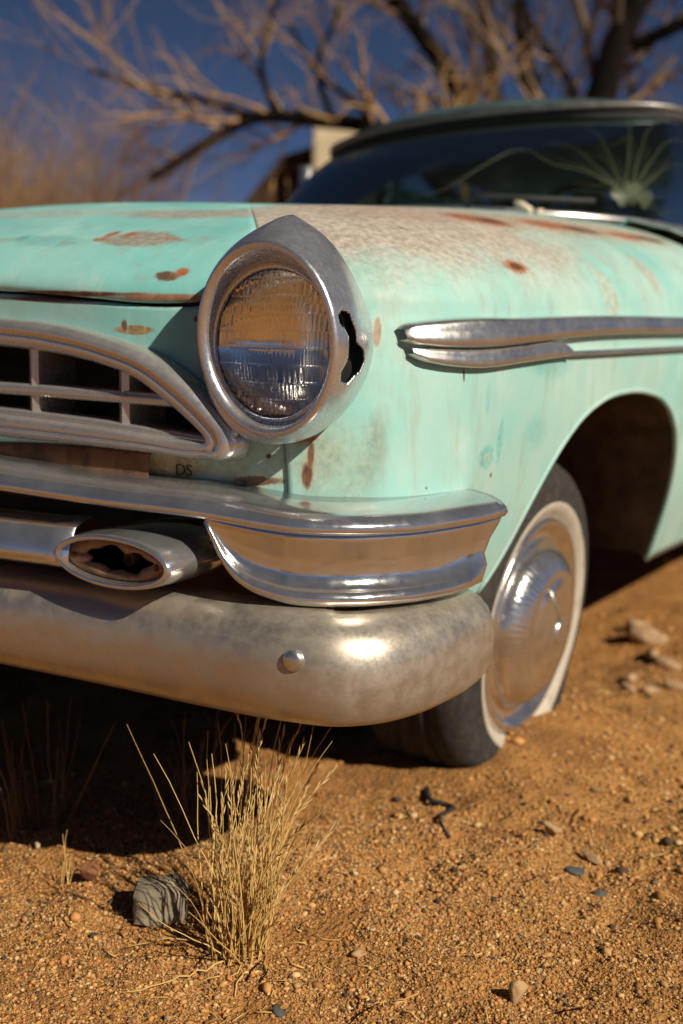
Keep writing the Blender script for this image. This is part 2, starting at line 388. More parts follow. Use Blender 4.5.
HC = np.array([.792, -.872, .797]); HRX, HRZ = .104, .119          # rim of the headlight bezel
def in_headlight(c, i=0, j=0):
    return not (((c[0] - HC[0]) / (HRX * 1.0)) ** 2 + ((c[2] - HC[2]) / (HRZ * 1.0)) ** 2 < 1 and c[1] < -.79)

PHS = radians(57)
# where the hood's side seam meets the outline
MS = [sin(pi / 2 * t) ** 2 for t in np.linspace(0, 1, 26)]
# --- hood
def hood_mesh():
    mb = MB()
    xsn = np.linspace(-.45, .45, 37); ybk = np.linspace(.70, Y0, 20)[:-1]
    cols = []
    for x in xsn:
        a = abs(x)
        col = [np.array([x, y, zt_(y) + .02 * (1 - (a / .45) ** 2)]) for y in ybk]
        up = [upper(m, x=a) for m in MS]
        for p in up: p[0] = x
        lip = up[-1].copy(); e1 = lip + [0, .004, -.004]; e2 = lip + [0, .022, -.002]
        cols.append(col + up + [e1, e2])
    mb.grid(cols, flip=True)
    for s in (1, -1):
        cs = []
        for ph in np.linspace(pi / 2, PHS, 18):
            up = [upper(m, phi=ph) for m in MS[::1]]
            d = np.array([.45, Y0, 0]) - up[-1] * [1, 1, 0]; d /= np.linalg.norm(d)
            up += [up[-1] + d * .004 + [0, 0, -.004], up[-1] + d * .022 + [0, 0, -.002]]
            cs.append([p * [s, 1, 1] for p in up])
        mb.grid(cs, flip=(s > 0), keep=lambda c, i, j: in_headlight(c * [s, 1, 1]))
    return mb
o = hood_mesh().build('hood', M['hood'], CAR, solid=.003, weld=True)

# --- wheel arch
ARCH = K((-.45, .40), (-.41, .45), (-.355, .535), (-.30, .60), (-.22, .662), (-.12, .700), (0, .713), (.12, .706), (.20, .690), (.27, .655), (.32, .605), (.352, .54), (.372, .47), (.392, .38), (.405, .33))
def zb_side(y):
    if y < -.45: return .40
    if y > .405: return .33
    return float(ARCH(y))
FRONT_Y1 = .735
ycols = np.r_[np.linspace(-.45, .30, 52), np.linspace(.305, .42, 30), np.linspace(.44, FRONT_Y1, 12)]
PHIS = np.linspace(PHS, 0, 46)[:-1]
def fender_cols():
    cols = []
    for ph in PHIS:
        up = [upper(m, phi=ph) for m in MS]
        zb = .40 + .12 * min(1, max(0, (ph - radians(8)) / radians(20)))
        zl = up[-1][2]
        lo = [lower(z, phi=ph) for z in zl + (zb - zl) * np.linspace(0, 1, 26)[1:]]
        cols.append(up + lo)
    for y in ycols:
        up = [upper(m, y=y) for m in MS]
        zb = zb_side(y)
        lo = [lower(z, y=y) for z in .84 + (zb - .84) * np.linspace(0, 1, 26)[1:]]
        cols.append(up + lo)
    return np.array(cols)
FC = fender_cols()
for s in (1, -1):
    mb = MB().grid(FC * [s, 1, 1], flip=(s > 0), keep=lambda c, i, j: in_headlight(c * [s, 1, 1]))
    f = mb.build('front_fender', M['fender'], CAR, solid=.003, weld=True)
    # rolled lip round the arch
    ys = np.r_[np.linspace(-.44, .30, 50), np.linspace(.305, .405, 24)]
    P = np.array([[(lower(zb_side(y), y=y)[0] - .004) * s, y, zb_side(y)] for y in ys])
    MB().tube(P, .0065, 8).build('wheel_arch_lip', M['fender'], CAR)
    # wheel well liner
    G = []
    for y in ys:
        p = np.array([lower(zb_side(y), y=y)[0] * s, y, zb_side(y)])
        G.append([p + [-.006 * s, 0, .002], p * [1, 1, 1] + [-.05 * s, 0, .03], [.62 * s, y * 1.12 + .0, max(.3, p[2] + .10)], [.48 * s, y * 1.15, max(.25, p[2] + .10)]])
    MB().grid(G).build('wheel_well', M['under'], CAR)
    MB().box((.47 * s, 0, .5), (.02, 1.1, .62)).build('inner_panel', M['under'], CAR, smooth=False)
    MB().box((.66 * s, .44, .52), (.40, .02, .36)).build('splash_panel', M['under'], CAR, smooth=False)

# --- nose panel between the fenders (header panel, grille opening, headlight corners)
GY = lambda x: -.908 + .058 * (np.abs(x) / .74) ** 2.4      # plan of the grille face
TOPO = K((0, .822), (.35, .820), (.45, .812), (.55, .792), (.62, .768), (.67, .736), (.705, .706), (.733, .678))
BOTO = K((0, .650), (.40, .650), (.6, .644), (.70, .640), (.745, .652))
def nose_keep(c, i=0, j=0):
    x = abs(c[0])
    if not in_headlight(np.array([x, c[1], c[2]])): return False
    if x < .71 and BOTO(x) + .012 < c[2] < TOPO(x) - .012: return False
    return True
cols = []
for x in np.linspace(0, .45, 46): cols.append(('x', x))
for ph in np.linspace(pi / 2, PHS, 30)[1:]: cols.append(('p', ph))
G = []
for kk, v in cols:
    zl = float(zl_(v if kk == 'x' else .45 + (cos(v) ** 2) ** (1 / 2.2) * .49)) - .009
    col = []
    for z in np.linspace(zl, .578, 46):
        p = lower(z, x=v) if kk == 'x' else lower(z, phi=v)
        q = p + [0, .006, 0]
        col.append(q)
    top = col[0] + [0, .03, .004]
    G.append([top] + col)
mb = MB().grid(G, keep=nose_keep, flip=True); mb.plus_mirror()
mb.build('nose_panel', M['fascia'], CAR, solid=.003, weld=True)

# --- grille: surround moulding + bars
GR = empty('grille', (0, -.90, .64), CAR)
def grille_loop():
    """outer outline (x, z) and the matching inner outline, left half, from centre top round the corner to centre bottom"""
    top = [(x, float(TOPO(x))) for x in np.linspace(0, .728, 40)]
    cor = [(.735, .668), (.735, .656), (.729, .645), (.718, .639)]
    bot = [(x, float(BOTO(x)) if x < .70 else .640) for x in np.linspace(.705, 0, 30)]
    outer = np.array(top + cor + bot)
    it = K((0, .781), (.35, .779), (.45, .771), (.53, .757), (.58, .742), (.62, .718), (.66, .690), (.682, .672))
    itop = [(x, float(it(x))) for x in np.linspace(0, .680, 40)]
    icor = [(.684, .669), (.685, .667), (.684, .665), (.680, .664)]
    ib = K((0, .688), (.3, .686), (.5, .677), (.68, .664))
    ibot = [(x, float(ib(x))) for x in np.linspace(.674, 0, 30)]
    return outer, np.array(itop + icor + ibot)
OUT, INN = grille_loop()
prof = [(-.02, 0, .02), (0, 0, .002), (.06, 1, -.006), (.22, 2, -.013), (.42, 3, -.014), (.50, 3, -.009), (.58, 3, -.012), (.80, 4, -.010), (.94, 5, -.003), (1.0, 6, .008), (1.0, 7, .05)]
rows = []
for t, _, dy in prof:
    pts = OUT * (1 - t) + INN * t
    rows.append([[p[0], float(GY(p[0])) + dy, p[1]] for p in pts])
mb = MB().grid(np.array(rows)); mb.plus_mirror(); mb.build('surround', M['chrome_grille'], GR)
mb = MB()
def bar_h(z0, thick, dep, ys):
    G = []
    for x in np.linspace(-.70, .70, 41):
        zz = z0 - .010 * (abs(x) / .68) ** 2; y = float(GY(x)) + ys
        if z0 < .70: zz = float(K((0, .690), (.3, .688), (.5, .679), (.70, .663))(abs(x)))
        G.append([[x, y, zz - thick], [x, y - .004, zz - thick * .5], [x, y - .005, zz], [x, y - .004, zz + thick * .5], [x, y, zz + thick], [x, y + dep, zz + thick * .8], [x, y + dep, zz - thick * .8]])
    return MB().grid(G, cv=True)
bar_h(.723, .0085, .07, .007).build('grille_bar', M['chrome_grille'], GR)
bar_h(.690, .006, .05, .006).build('grille_bar', M['chrome_grille'], GR)
for x in (-.555, -.40, -.245, -.09, .09, .245, .40, .555):
    zt_v = float(K((0, .79), (.35, .787), (.45, .78), (.55, .762), (.6, .745))(abs(x))); y = float(GY(x))
    mbv = MB()
    G = [[[x + dx, y + dy, z] for dx, dy in ((-.009, .010), (0, .005), (.009, .010), (.007, .085), (-.007, .085))] for z in np.linspace(zt_v, .675, 6)]
    mbv.grid(G, cv=True).build('grille_bar', M['chrome_grille'], GR, sharp=40)
mb = MB(); G = [[[x, float(GY(x)) + .09 + (.10 if a else 0), z] for x in np.linspace(-.72, .72, 20)] for z, a in ((.60, 0), (.62, 1), (.80, 1), (.84, 0))]
mb.grid(G).build('radiator_shroud', M['under'], GR)

# --- strip under the grille with the rest of its lettering
mb = MB(); G = [[[x, float(GY(x)) + dy, z] for x in np.linspace(-.60, .60, 40)] for z, dy in ((.646, .012), (.640, .004), (.615, .000), (.585, .004))]
mb.grid(G).build('lower_valance', M['rusty'], CAR, solid=.002)

cu = bpy.data.curves.new('lettering', 'FONT'); cu.body = 'DS'; cu.size = .022; cu.extrude = .0006; cu.space_character = .95
tmp = bpy.data.objects.new('lettering_curve', cu); COL.objects.link(tmp)
lm = bpy.data.meshes.new_from_object(tmp.evaluated_get(bpy.context.evaluated_depsgraph_get())); bpy.data.objects.remove(tmp)
kl = NT('worn_black_lettering'); kl.set(Base_Color=(.02, .017, .014), Roughness=.8, Alpha=kl.ramp(kl.noise(260, 4, .7), .36, .50)); lm.materials.clear(); lm.materials.append(kl.m); lt = bpy.data.objects.new('lettering', lm); COL.objects.link(lt); lt.parent = CAR; lt.location = (.632, -.8555, .6150); lt.rotation_euler = (radians(90), 0, radians(13))
# --- headlights
TR = np.array([(.776, -.793, .953), (.800, -.785, .940), (.823, -.774, .921), (.843, -.757, .881), (.859, -.743, .837), (.866, -.737, .793), (.862, -.745, .754), (.851, -.766, .715), (.834, -.797, .687), (.805, -.832, .675), (.771, -.852, .674),
               (.730, -.858, .688), (.702, -.858, .720), (.690, -.855, .765), (.688, -.852, .80), (.693, -.846, .845), (.707, -.835, .885), (.727, -.822, .912), (.752, -.806, .937)])
def headlight(s):
    sx = np.array([s, 1, 1])
    H = empty('headlight', (.79 * s, -.80, .68), CAR)
    A = np.array([atan2(p[0] - .785, p[2] - .80) for p in TR]); A = np.where(A < -1e-6, A + 2 * pi, A)
    A[0] = min(A[0], 2 * pi + A[0]) if A[0] < pi else A[0] - 2 * pi
    idx = np.argsort(A); A2 = A[idx]; T2 = TR[idx]
    A3 = np.r_[A2 - 2 * pi, A2, A2 + 2 * pi]; T3 = np.vstack([T2, T2, T2])
    n = 300; th = np.linspace(0, 2 * pi, n, endpoint=False) + A2[0]
    TT = np.stack([np.interp(th, A3, T3[:, k]) for k in range(3)], 1)
    for _ in range(60): TT[1:-1] = .25 * TT[:-2] + .5 * TT[1:-1] + .25 * TT[2:]
    RIM = np.array([[HC[0] + HRX * sin(t), HC[1] - .010 * cos(t), HC[2] + HRZ * cos(t)] for t in th])
    rows = []
    inner = np.array([HC[0] - .006, HC[1] + .034, HC[2] - .004])
    def ring(k, c, dy): return np.array([[c[0] + k * HRX * sin(t), c[1] + dy - .006 * cos(t), c[2] + (k * HRZ + (1 - k) * 0) * cos(t)] for t in th])
    rad = RIM - HC; rad = rad / np.linalg.norm(rad, axis=1)[:, None]
    body = []
    for t in np.linspace(1, 0, 64):
        p = RIM * (1 - t) + TT * t
        p = p + rad * (.007 * sin(pi * min(1, t * 1.0)))[..., None] if False else p + rad * (.008 * sin(pi * t))
        body.append(p)
    body += [RIM + [0, -.0035, 0] - rad * .0015, RIM + [0, -.003, 0] - rad * .005, RIM + [0, .0015, 0] - rad * .0085]
    # stepped funnel from the rim to the lamp
    lc = np.array([.778, -.834, .792])
    def cir(r, y): return np.array([[lc[0] + r * sin(t), y, lc[2] + r * 1.02 * cos(t)] for t in th])
    a = RIM + [0, .004, 0] - rad * .010
    f1 = a * .55 + cir(.098, -.838) * .45 + [0, -.002, 0]; 
    body += [a, f1 + rad * .0015, f1 + [0, .003, 0], cir(.0995, -.834), cir(.099, -.822)]
    B = np.array(body)
    hole = np.array([(.842, .832), (.851, .842), (.862, .828), (.864, .805), (.874, .790), (.869, .772), (.858, .762), (.848, .750), (.842, .757), (.846, .775), (.847, .80), (.843, .815)])
    def keep(c, i, j):
        if s < 0 or i > 61 or i < 1: return True
        x, z = c[0], c[2]; ins = False
        # torn hole in the flank of the bezel, polygon in the plane across the line of sight of its face
        q = (c - np.array([.86, -.79, .79])); u = q[0] * .45 + q[1] * .89; w = q[2]
        poly = HOLE; k = len(poly)
        for e in range(k):
            (x1, z1), (x2, z2) = poly[e], poly[(e + 1) % k]
            if (z1 > w) != (z2 > w) and u < (x2 - x1) * (w - z1) / (z2 - z1) + x1: ins = not ins
        return not (ins and c[0] > .80)
    mb = MB().grid(B * sx, cv=True, flip=(s > 0), keep=keep)
    mb.build('bezel', M['chrome_bezel'], H, solid=.0022)
    # dark bucket behind
    mb = MB()
    R1 = [cir(.1005, -.828), cir(.093, -.80) , cir(.090, -.76), cir(.04, -.72)]
    mb.grid(np.array(R1) * sx, cv=True).build('bucket', M['dark'], H)
    tor = []
    for a_ in np.linspace(0, 2 * pi, 10, endpoint=False): tor.append(cir(.0955 + .0045 * cos(a_), -.836 + .005 * sin(a_)))
    mb = MB().grid(np.array(tor) * sx, cu=True, cv=True); mb.build('retaining_ring', M['chrome_bezel'], H)
    # fluted lens: vertical flutes in horizontal blocks
    n = 190; R = .0915; V = {}; vs = []; fs = []
    per = [.0062, .0045, .0085, .0052, .0075, .0058, .0048, .0080, .0056]
    for i in range(n + 1):
        for j in range(n + 1):
            x = -R + 2 * R * i / n; z = -R + 2 * R * j / n; r2 = x * x + z * z
            if r2 > R * R * 1.015: continue
            rr = min(1, sqrt(r2) / R)
            b = int((z + R) / .0215); bx = int((x + R + (.012 if b % 2 else 0)) / .036)
            p = per[(b * 2 + bx * (1 if abs(z) < .05 else 2)) % 9]
            zz = ((z + R) / .0215) % 1
            d = .0021 * abs(sin(pi * x / p)) + (.0016 if zz < .08 else 0) + .0012 * sin(z * 70 + bx * 1.7 + b)
            V[i, j] = len(vs); vs.append(((lc[0] + x) * s, -.832 - .016 * (1 - rr ** 2) - d, lc[2] + z))
    for i in range(n):
        for j in range(n):
            q = [(i, j), (i + 1, j), (i + 1, j + 1), (i, j + 1)]
            if all(t in V for t in q): fs.append([V[t] for t in (q if s > 0 else q[::-1])])
    mesh('lens', vs, fs, M['lens'], H)
    mb = MB(); G = []
    for r in np.linspace(.0915, .001, 26): G.append(cir(r, -.830 + .027 * (1 - (r / .0915) ** 2)))
    mb.grid(np.array(G) * sx, cv=True).build('reflector', M['reflector'], H)
    return H
HOLE = [(-.056, .036), (-.044, .045), (-.026, .041), (-.016, .022), (-.013, .006), (.004, -.002), (.012, -.016), (.003, -.030), (-.012, -.035), (-.024, -.044), (-.042, -.041), (-.046, -.030), (-.034, -.012), (-.034, .010), (-.042, .022), (-.052, .026)]
for s in (1, -1): headlight(s)

# --- upper bumper bar with the deep wrap-round ends
def plan_normals(P):
    T = np.gradient(P, axis=0); T /= np.linalg.norm(T, axis=1)[:, None]
    return np.stack([T[:, 1], -T[:, 0]], 1)
BP = [(0, -1.012), (.15, -1.004), (.3, -.987), (.45, -.970), (.6, -.949), (.70, -.931), (.78, -.910), (.85, -.880), (.905, -.835), (.945, -.772), (.968, -.70), (.982, -.63), (.986, -.565)]
P2 = smoothpath(BP, 90); N2 = plan_normals(P2); ss = np.linspace(0, 1, 90)
zc_ = K((0, .604), (.3, .601), (.6, .588), (.73, .583), (.85, .570), (.93, .567), (.97, .566), (1.0, .568))
MIR = lambda G: np.concatenate([(G * [-1, 1, 1])[:0:-1], G])
G = []
for p, n in zip(P2, N2):
    zc = float(zc_(p[0])); col = []
    w = min(1, max(0, (p[1] + .565) / -.08 + 0)) if p[1] > -.65 else 1
    for o_, dz in ((-.10, .010), (-.095, .024), (-.05, .021), (-.024, .016), (-.010, .010), (-.002, .003), (0, -.002), (-.003, -.006), (-.015, -.009), (-.05, -.010)):
        col.append([p[0] + n[0] * o_, p[1] + n[1] * o_, zc + dz])
    G.append(col)
G = np.array(G); mb = MB().grid(MIR(G)); mb.build('bumper_bar', M['chrome'], CAR, solid=.003)
# wrap-round ends
def face_h(x): return K((.733, .0), (.745, .022), (.757, .046), (.772, .066), (.79, .078), (.82, .086), (.9, .090), (1.0, .090))(x)
for s in (1, -1):
    G = []; iz = [i for i in range(90) if P2[i][0] > .730]
    Pe = smoothpath(P2[iz[0]:], 70); Ne = plan_normals(Pe)
    for p, n in zip(Pe, Ne):
        zc = float(zc_(p[0])) - .008; h = float(face_h(p[0])) if p[0] < .9 else .090
        t = max(0, (p[1] + .70) / .135); rise = .0 if t < 0 else .006 * t
        k = min(1, h / .09)
        col = []
        for o_, fr in ((-.055, 0.), (-.004, 0.), (-.006, .10), (-.013, .35), (-.015, .60), (-.011, .76), (-.002, .83), (.004, .88), (.005, .93), (.001, .985), (-.010, 1.0), (-.045, .985)):
            oo = o_ * (k if o_ > -.02 else 1) - .004
            if t > 0 and fr > .7 and o_ > -.03: oo = oo * (1 - min(1, t)) - .010 * min(1, t)
            col.append([(p[0] + n[0] * oo) * s, p[1] + n[1] * oo + (-.055 * fr * t if t > 0 else 0), zc - h * fr + rise * fr])
        G.append(col)
    e = np.array(G[-1]); inn = e.copy(); inn[:, 0] -= .05 * s; G.append(list(inn))
    MB().grid(np.array(G), flip=(s < 0)).build('bumper_end', M['chrome_end'], CAR, solid=.003)

# --- lower bumper blade
BL = [(0, -.992), (.2, -.982), (.4, -.967), (.6, -.952), (.75, -.946), (.86, -.938), (.928, -.916), (.970, -.868), (.991, -.795), (.997, -.71), (.996, -.640), (.989, -.578)]
P3 = smoothpath(BL, 110); N3 = plan_normals(P3)
arc = np.r_[0, np.cumsum(np.linalg.norm(np.diff(P3, axis=0), axis=1))]; tot = arc[-1]
bb_ = K((0, .328), (.4, .329), (.75, .328), (.88, .330), (1.0, .328), (1.12, .324), (1.25, .326), (1.30, .334)); tb_ = K((0, .470), (.6, .470), (.85, .468), (1.0, .462), (1.15, .460), (1.30, .462))
G = []
for p, n, a in zip(P3, N3, arc):
    zb, zt = float(bb_(a)), float(tb_(a)); q = tot - a
    k = min(1, q / .03); k = sqrt(max(0, 1 - (1 - k) ** 2)) if k < 1 else 1
    zm = (zb + zt) / 2 + .01; hz = (zt - zb) / 2
    col = []
    for o_, v in ((-.085, -.84), (-.070, -.93), (-.054, -.985), (-.036, -1.0), (-.020, -.94), (-.010, -.80), (-.004, -.60), (-.001, -.35), (0, -.08), (-.001, .18), (-.004, .42), (-.011, .64), (-.022, .82), (-.038, .95), (-.056, 1.0), (-.075, 1.0), (-.10, .95)):
        kk = max(.25, k); oo = o_ if k == 1 else o_ - .02 * (1 - k)
        col.append([p[0] + n[0] * oo, p[1] + n[1] * oo, zm - .01 + v * hz * kk])
    G.append(col)
e = np.array(G[-1]); inn = e.copy(); inn[:, 0] -= .03; inn[:, 2] = inn[:, 2] * .6 + .4 * np.mean(inn[:, 2]); G.append(list(inn))
BLADE = MB().grid(MIR(np.array(G))).build('bumper_blade', M['chrome_blade'], CAR, solid=.003)
for s in (1, -1):
    mb = MB(); c = np.array([.880 * s, -.932, .418]); w = np.array([.22 * s, -.97, .02]); w /= np.linalg.norm(w); u = np.cross(w, (0, 0, 1)); 
    mb.lathe([(.0135, -.006), (.0138, .001), (.0128, .0030), (.0100, .0055), (.0055, .0068), (.0002, .0072)], c, u, (0, 0, 1), w, 28)
    mb.build('bolt', M['trim'], BLADE)

# dark backing behind the bumpers, and the frame rail
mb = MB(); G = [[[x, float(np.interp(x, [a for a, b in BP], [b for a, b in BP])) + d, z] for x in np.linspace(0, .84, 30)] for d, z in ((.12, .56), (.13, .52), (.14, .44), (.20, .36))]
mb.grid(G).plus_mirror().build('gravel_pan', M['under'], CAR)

# --- parking lamps between bar and blade, and the cross bar joining them
def parking_lamp(s):
    c = np.array([.611, -.960, .510]); E = empty('parking_lamp', (c[0] * s, c[1] + .06, c[2]), CAR)
    th = np.linspace(0, 2 * pi, 64, endpoint=False)
    def el(rx, rz, y, dx=0, dz=0, pw=1): return np.array([[(c[0] + dx + rx * np.sign(cos(t)) * abs(cos(t)) ** pw) * s, c[1] + y, c[2] + dz + rz * np.sign(sin(t)) * abs(sin(t)) ** pw] for t in th])
    G = [el(.060, .030, .17, .06, .02), el(.088, .037, .12, .035, .012), el(.098, .040, .07, .012, .006), el(.101, .038, .03, .003, .002), el(.100, .036, .006), el(.0985, .0345, .0), el(.095, .031, -.003), el(.090, .027, .0), el(.088, .025, .012)]
    MB().grid(np.array(G), cv=True, flip=(s < 0)).build('housing', M['chrome'], E)
    rag = np.array([[(c[0] + .004 + (.056 + .004 * sin(5 * t + 1) + .003 * sin(9 * t)) * cos(t)) * s, c[1] + .010, c[2] + .002 + (.0155 + .0025 * sin(4 * t) + .0028 * sin(7 * t + 2) + .001 * sin(13 * t)) * sin(t)] for t in th])
    G = [el(.089, .026, .012), el(.080, .0215, .007), rag, rag + [0, .006, 0]]
    MB().grid(np.array(G), cv=True, flip=(s < 0)).build('lamp_plate', simple_plate, E)
    G = [el(.07, .022, .012), el(.06, .02, .06), el(.001, .001, .06)]
    MB().grid(np.array(G), cv=True).build('lamp_bowl', M['dark'], E)
    MB().lathe([(.009, .03), (.0095, .016), (.0075, .015), (.0072, .028), (.0001, .028)], (c[0] * s + .008, c[1] + .01, c[2] + .001), (1, 0, 0), (0, 0, 1), (0, 1, 0), 20).build('bulb_socket', M['rusty'], E)
    for dx in (-.071, .072):
        MB().lathe([(.0045, .0), (.0042, -.0025), (.0002, -.003)], (c[0] * s + dx, c[1] + .0085, c[2]), (1, 0, 0), (0, 0, 1), (0, 1, 0), 14).build('screw', M['rusty'], E)
simple_plate = simple('dirty_lamp_plate', (.34, .22, .13), .5, .35, .35, 40)
for s in (1, -1): parking_lamp(s)
G = []
for x in np.linspace(-.535, .535, 30):
    y = -.958 - .03 * (1 - (x / .5) ** 2)
    G.append([[x, y + a, z] for a, z in ((.06, .553), (.03, .553), (.010, .543), (.0, .522), (-.004, .507), (-.004, .498), (.004, .492), (.05, .490))])
MB().grid(G).build('lamp_cross_bar', M['chrome'], CAR, solid=.002)

# --- side spears
def spear(name, ys, lo, hi, proud, mat, s, parent=CAR, nround=7):
    G = []
    for y in ys:
        zl, zh = float(lo(y)), float(hi(y)); col = []
        tip = min(1, (y - ys[0]) / .012 + .6); pr = proud * sqrt(tip)
        for t, pp in ((0, 0), (.04, .75), (.14, 1), (.36, 1.05), (.50, .98), (.62, .90), (.80, .98), (.93, .80), (1, 0)):
            z = zl + (zh - zl) * t; col.append([(side_x(y, z) + .001 + pr * pp) * s if y < .735 else ((float(xs_(y)) + .001 + proud * pp) * s), y, z])
        G.append(col)
    return MB().grid(np.array(G), flip=(s < 0)).build(name, mat, parent)
for s in (1, -1):
    ysu = np.r_[np.linspace(-.685, -.60, 24), np.linspace(-.59, FRONT_Y1, 40)]
    lo = K((-.685, .799), (-.677, .795), (-.655, .792), (-.58, .790), (-.45, .796), (-.25, .807), (.3, .817), (.74, .822)); hi = K((-.685, .814), (-.678, .819), (-.658, .824), (-.63, .8275), (-.45, .834), (-.25, .841), (.3, .850), (.74, .856))
    spear('upper_spear', ysu, lo, hi, .017, M['trim'], s)
    ysl = np.linspace(-.678, -.285, 44)
    lo = K((-.678, .781), (-.668, .774), (-.645, .768), (-.60, .763), (-.45, .768), (-.29, .777)); hi = K((-.678, .7895), (-.655, .789), (-.58, .788), (-.45, .794), (-.33, .799), (-.30, .794), (-.285, .786))
    spear('lower_spear', ysl, lo, hi, .014, M['trim'], s)
    yst = np.linspace(-.30, FRONT_Y1, 30)
    lo = K((-.30, .777), (.3, .785), (.74, .789)); hi = K((-.30, .785), (.3, .794), (.74, .798))
    spear('trim_strip', yst, lo, hi, .010, M['trim'], s)

# --- doors, quarters, sills, deck (mostly outside the frame)
def flank(name, y0, y1, s, mat, zb=lambda y: .33, belt=1.02):
    G = []
    for y in np.linspace(y0, y1, 24):
        b = zb(y); X = float(xs_(y)); col = []
        for z in b + (.84 - b) * np.linspace(0, 1, 10): col.append([(X - float(tuck_(max(.3, z)))) * s, y, z])
        for t in np.linspace(0, 1, 10)[1:]: a = t * pi / 2; col.append([(X - .13 * (1 - cos(a))) * s, y, .84 + (belt + (.05 if y < 1 else .02) * 0 - .84) * sin(a) * 1.0])
        col.append([(X - .24) * s, y, belt + .02])
        G.append(col)
    return MB().grid(np.array(G), flip=(s > 0)).build(name, mat, CAR, solid=.003)
for s in (1, -1):
    d = flank('door', FRONT_Y1 + .006, 1.90, s, M['fender'], belt=1.05)
    MB().tube([(s * (xs_(1.75) + .004), 1.74, .90), (s * (xs_(1.75) + .03), 1.75, .90), (s * (xs_(1.75) + .03), 1.86, .90), (s * (xs_(1.75) + .004), 1.87, .90)], .008, 8).build('handle', M['trim'], d)
    d = flank('rear_door', 1.906, 2.75, s, M['fender'], belt=1.05)
    def rear_zb(y):
        t = (y - 3.25) / .40; return .33 if abs(t) > 1 else .33 + .33 * sqrt(1 - t * t)
    flank('rear_quarter', 2.756, 4.45, s, M['fender'], rear_zb, belt=1.03)
G = [[[x, y, 1.05 + .05 * (1 - (x / .75) ** 2) - .16 * max(0, (y - 3.9) / .6) ** 2] for x in np.linspace(-.76, .76, 20)] for y in np.linspace(2.7, 4.46, 16)]
MB().grid(np.array(G), flip=True).build('trunk_lid', M['hood'], CAR, solid=.003)
G = [[[x, 4.46, z] for x in np.linspace(-.88, .88, 10)] for z in np.linspace(.36, .96, 6)]
MB().grid(np.array(G)).build('tail_panel', M['fender'], CAR, solid=.003)
MB().box((0, 2.6, .335), (1.72, 3.5, .03)).build('floor_pan', M['under'], CAR, smooth=False)
MB().box((0, .1, .50), (.62, .9, .30)).build('engine_block', M['under'], CAR, smooth=False, bevel=.03)

# --- greenhouse
BASE = [(-.725, 1.42, 1.09), (-.70, 1.15, 1.095), (-.63, .90, 1.10), (-.48, .73, 1.106), (-.25, .63, 1.115), (0, .60, 1.12)]
HEAD = [(-.635, 1.42, 1.345), (-.615, 1.28, 1.362), (-.56, 1.17, 1.372), (-.40, 1.06, 1.378), (-.2, .99, 1.38), (0, .965, 1.38)]
full = lambda A: np.array([(x * .90 + .085, y, z) for x, y, z in A + [(-x, y, z) for x, y, z in A[-2::-1]]])
Bc = smoothpath(full(BASE), 61); Hc_ = smoothpath(full(HEAD), 61)
Hc_ = np.array([(x * (1.08 if x > 0 else 1.), y, z + (.055 if x > 0 else .035) * x) for x, y, z in Hc_])
G = []
for t in np.linspace(0, 1, 14):
    q = Bc * (1 - t) + Hc_ * t
    nrm = np.array([[b[0] * .5, -1, .4] for b in Bc]); nrm /= np.linalg.norm(nrm, axis=1)[:, None]
    G.append(q + nrm * .035 * sin(pi * t))
WG = np.array(G)
WS = MB().grid(WG, flip=False).build('windshield', M['windshield'], CAR)
# cracks running out of an impact near the driver's lower corner, drawn on the glass
def onglass(u, t):
    """u along the base (0..60), t up the glass"""
    i = int(min(59, max(0, math.floor(u)))); f = u - i; tt = min(.999, max(0, t)) * 13; j = int(tt); g = tt - j
    p = (WG[j, i] * (1 - f) + WG[j, i + 1] * f) * (1 - g) + (WG[j + 1, i] * (1 - f) + WG[j + 1, i + 1] * f) * g
    return p + np.array([.05, -.28, .1]) * .012
CR = MB(); U0, T0 = 48.5, .16
for path, r in (([(46, .22), (44, .4), (42.5, .55), (41.5, .60), (40, .62)], .0022), ([(46, .25), (45, .5), (44.3, .68), (43.2, .80), (42.5, .84)], .0022), ([(46.3, .25), (46.6, .5), (46.8, .75), (46.6, .93), (46.2, .97)], .0028),
                ([(46.8, .25), (47.5, .5), (48.3, .75), (49.3, .90), (50.5, .92)], .0024), ([(47, .25), (48.5, .45), (50, .65), (52, .74), (53, .74)], .0024), ([(47.2, .24), (49, .36), (50.8, .48), (53, .52)], .002),
                ([(46, .22), (43, .36), (41, .40), (38, .55), (36, .38), (34, .17), (32, .10)], .003), ([(45.6, .25), (43.5, .38), (42, .42), (40, .52)], .0016)):
    CR.tube(smoothpath([onglass(u, t) for u, t in smoothpath(path, 24)], 24), np.linspace(r * .75, r * .25, 24), 5)
G = []
for r in np.linspace(0, 1, 5): G.append([onglass(47 + 1.9 * r * cos(a), .19 + .085 * r * sin(a) * (1 + .3 * sin(5 * a) + .2 * sin(11 * a))) + np.array([0, -.010, 0]) * (1 - r * r) for a in np.linspace(0, 2 * pi, 28, endpoint=False)])
CR.grid(np.array(G), cv=True)
cr_ = np.random.default_rng(3)
for _ in range(26):
    a = cr_.uniform(-.3, pi + .3); L = cr_.uniform(.25, 1.); u1, t1 = 47 + 7 * L * cos(a), .2 + .65 * L * sin(a)
    mid_ = (47 + 3.5 * L * cos(a + cr_.normal(0, .25)), .2 + .33 * L * sin(a + cr_.normal(0, .25)))
    CR.tube(smoothpath([onglass(u, t) for u, t in smoothpath([(47, .2), mid_, (u1, t1)], 14)], 14), np.linspace(.0009, .0003, 14), 4)
crk = NT('crushed_glass'); crk.set(Base_Color=(.15, .18, .085), Roughness=.4, Alpha=.30); M['crack'] = crk.m
if CR.v: CR.build('crack', M['crack'], WS)
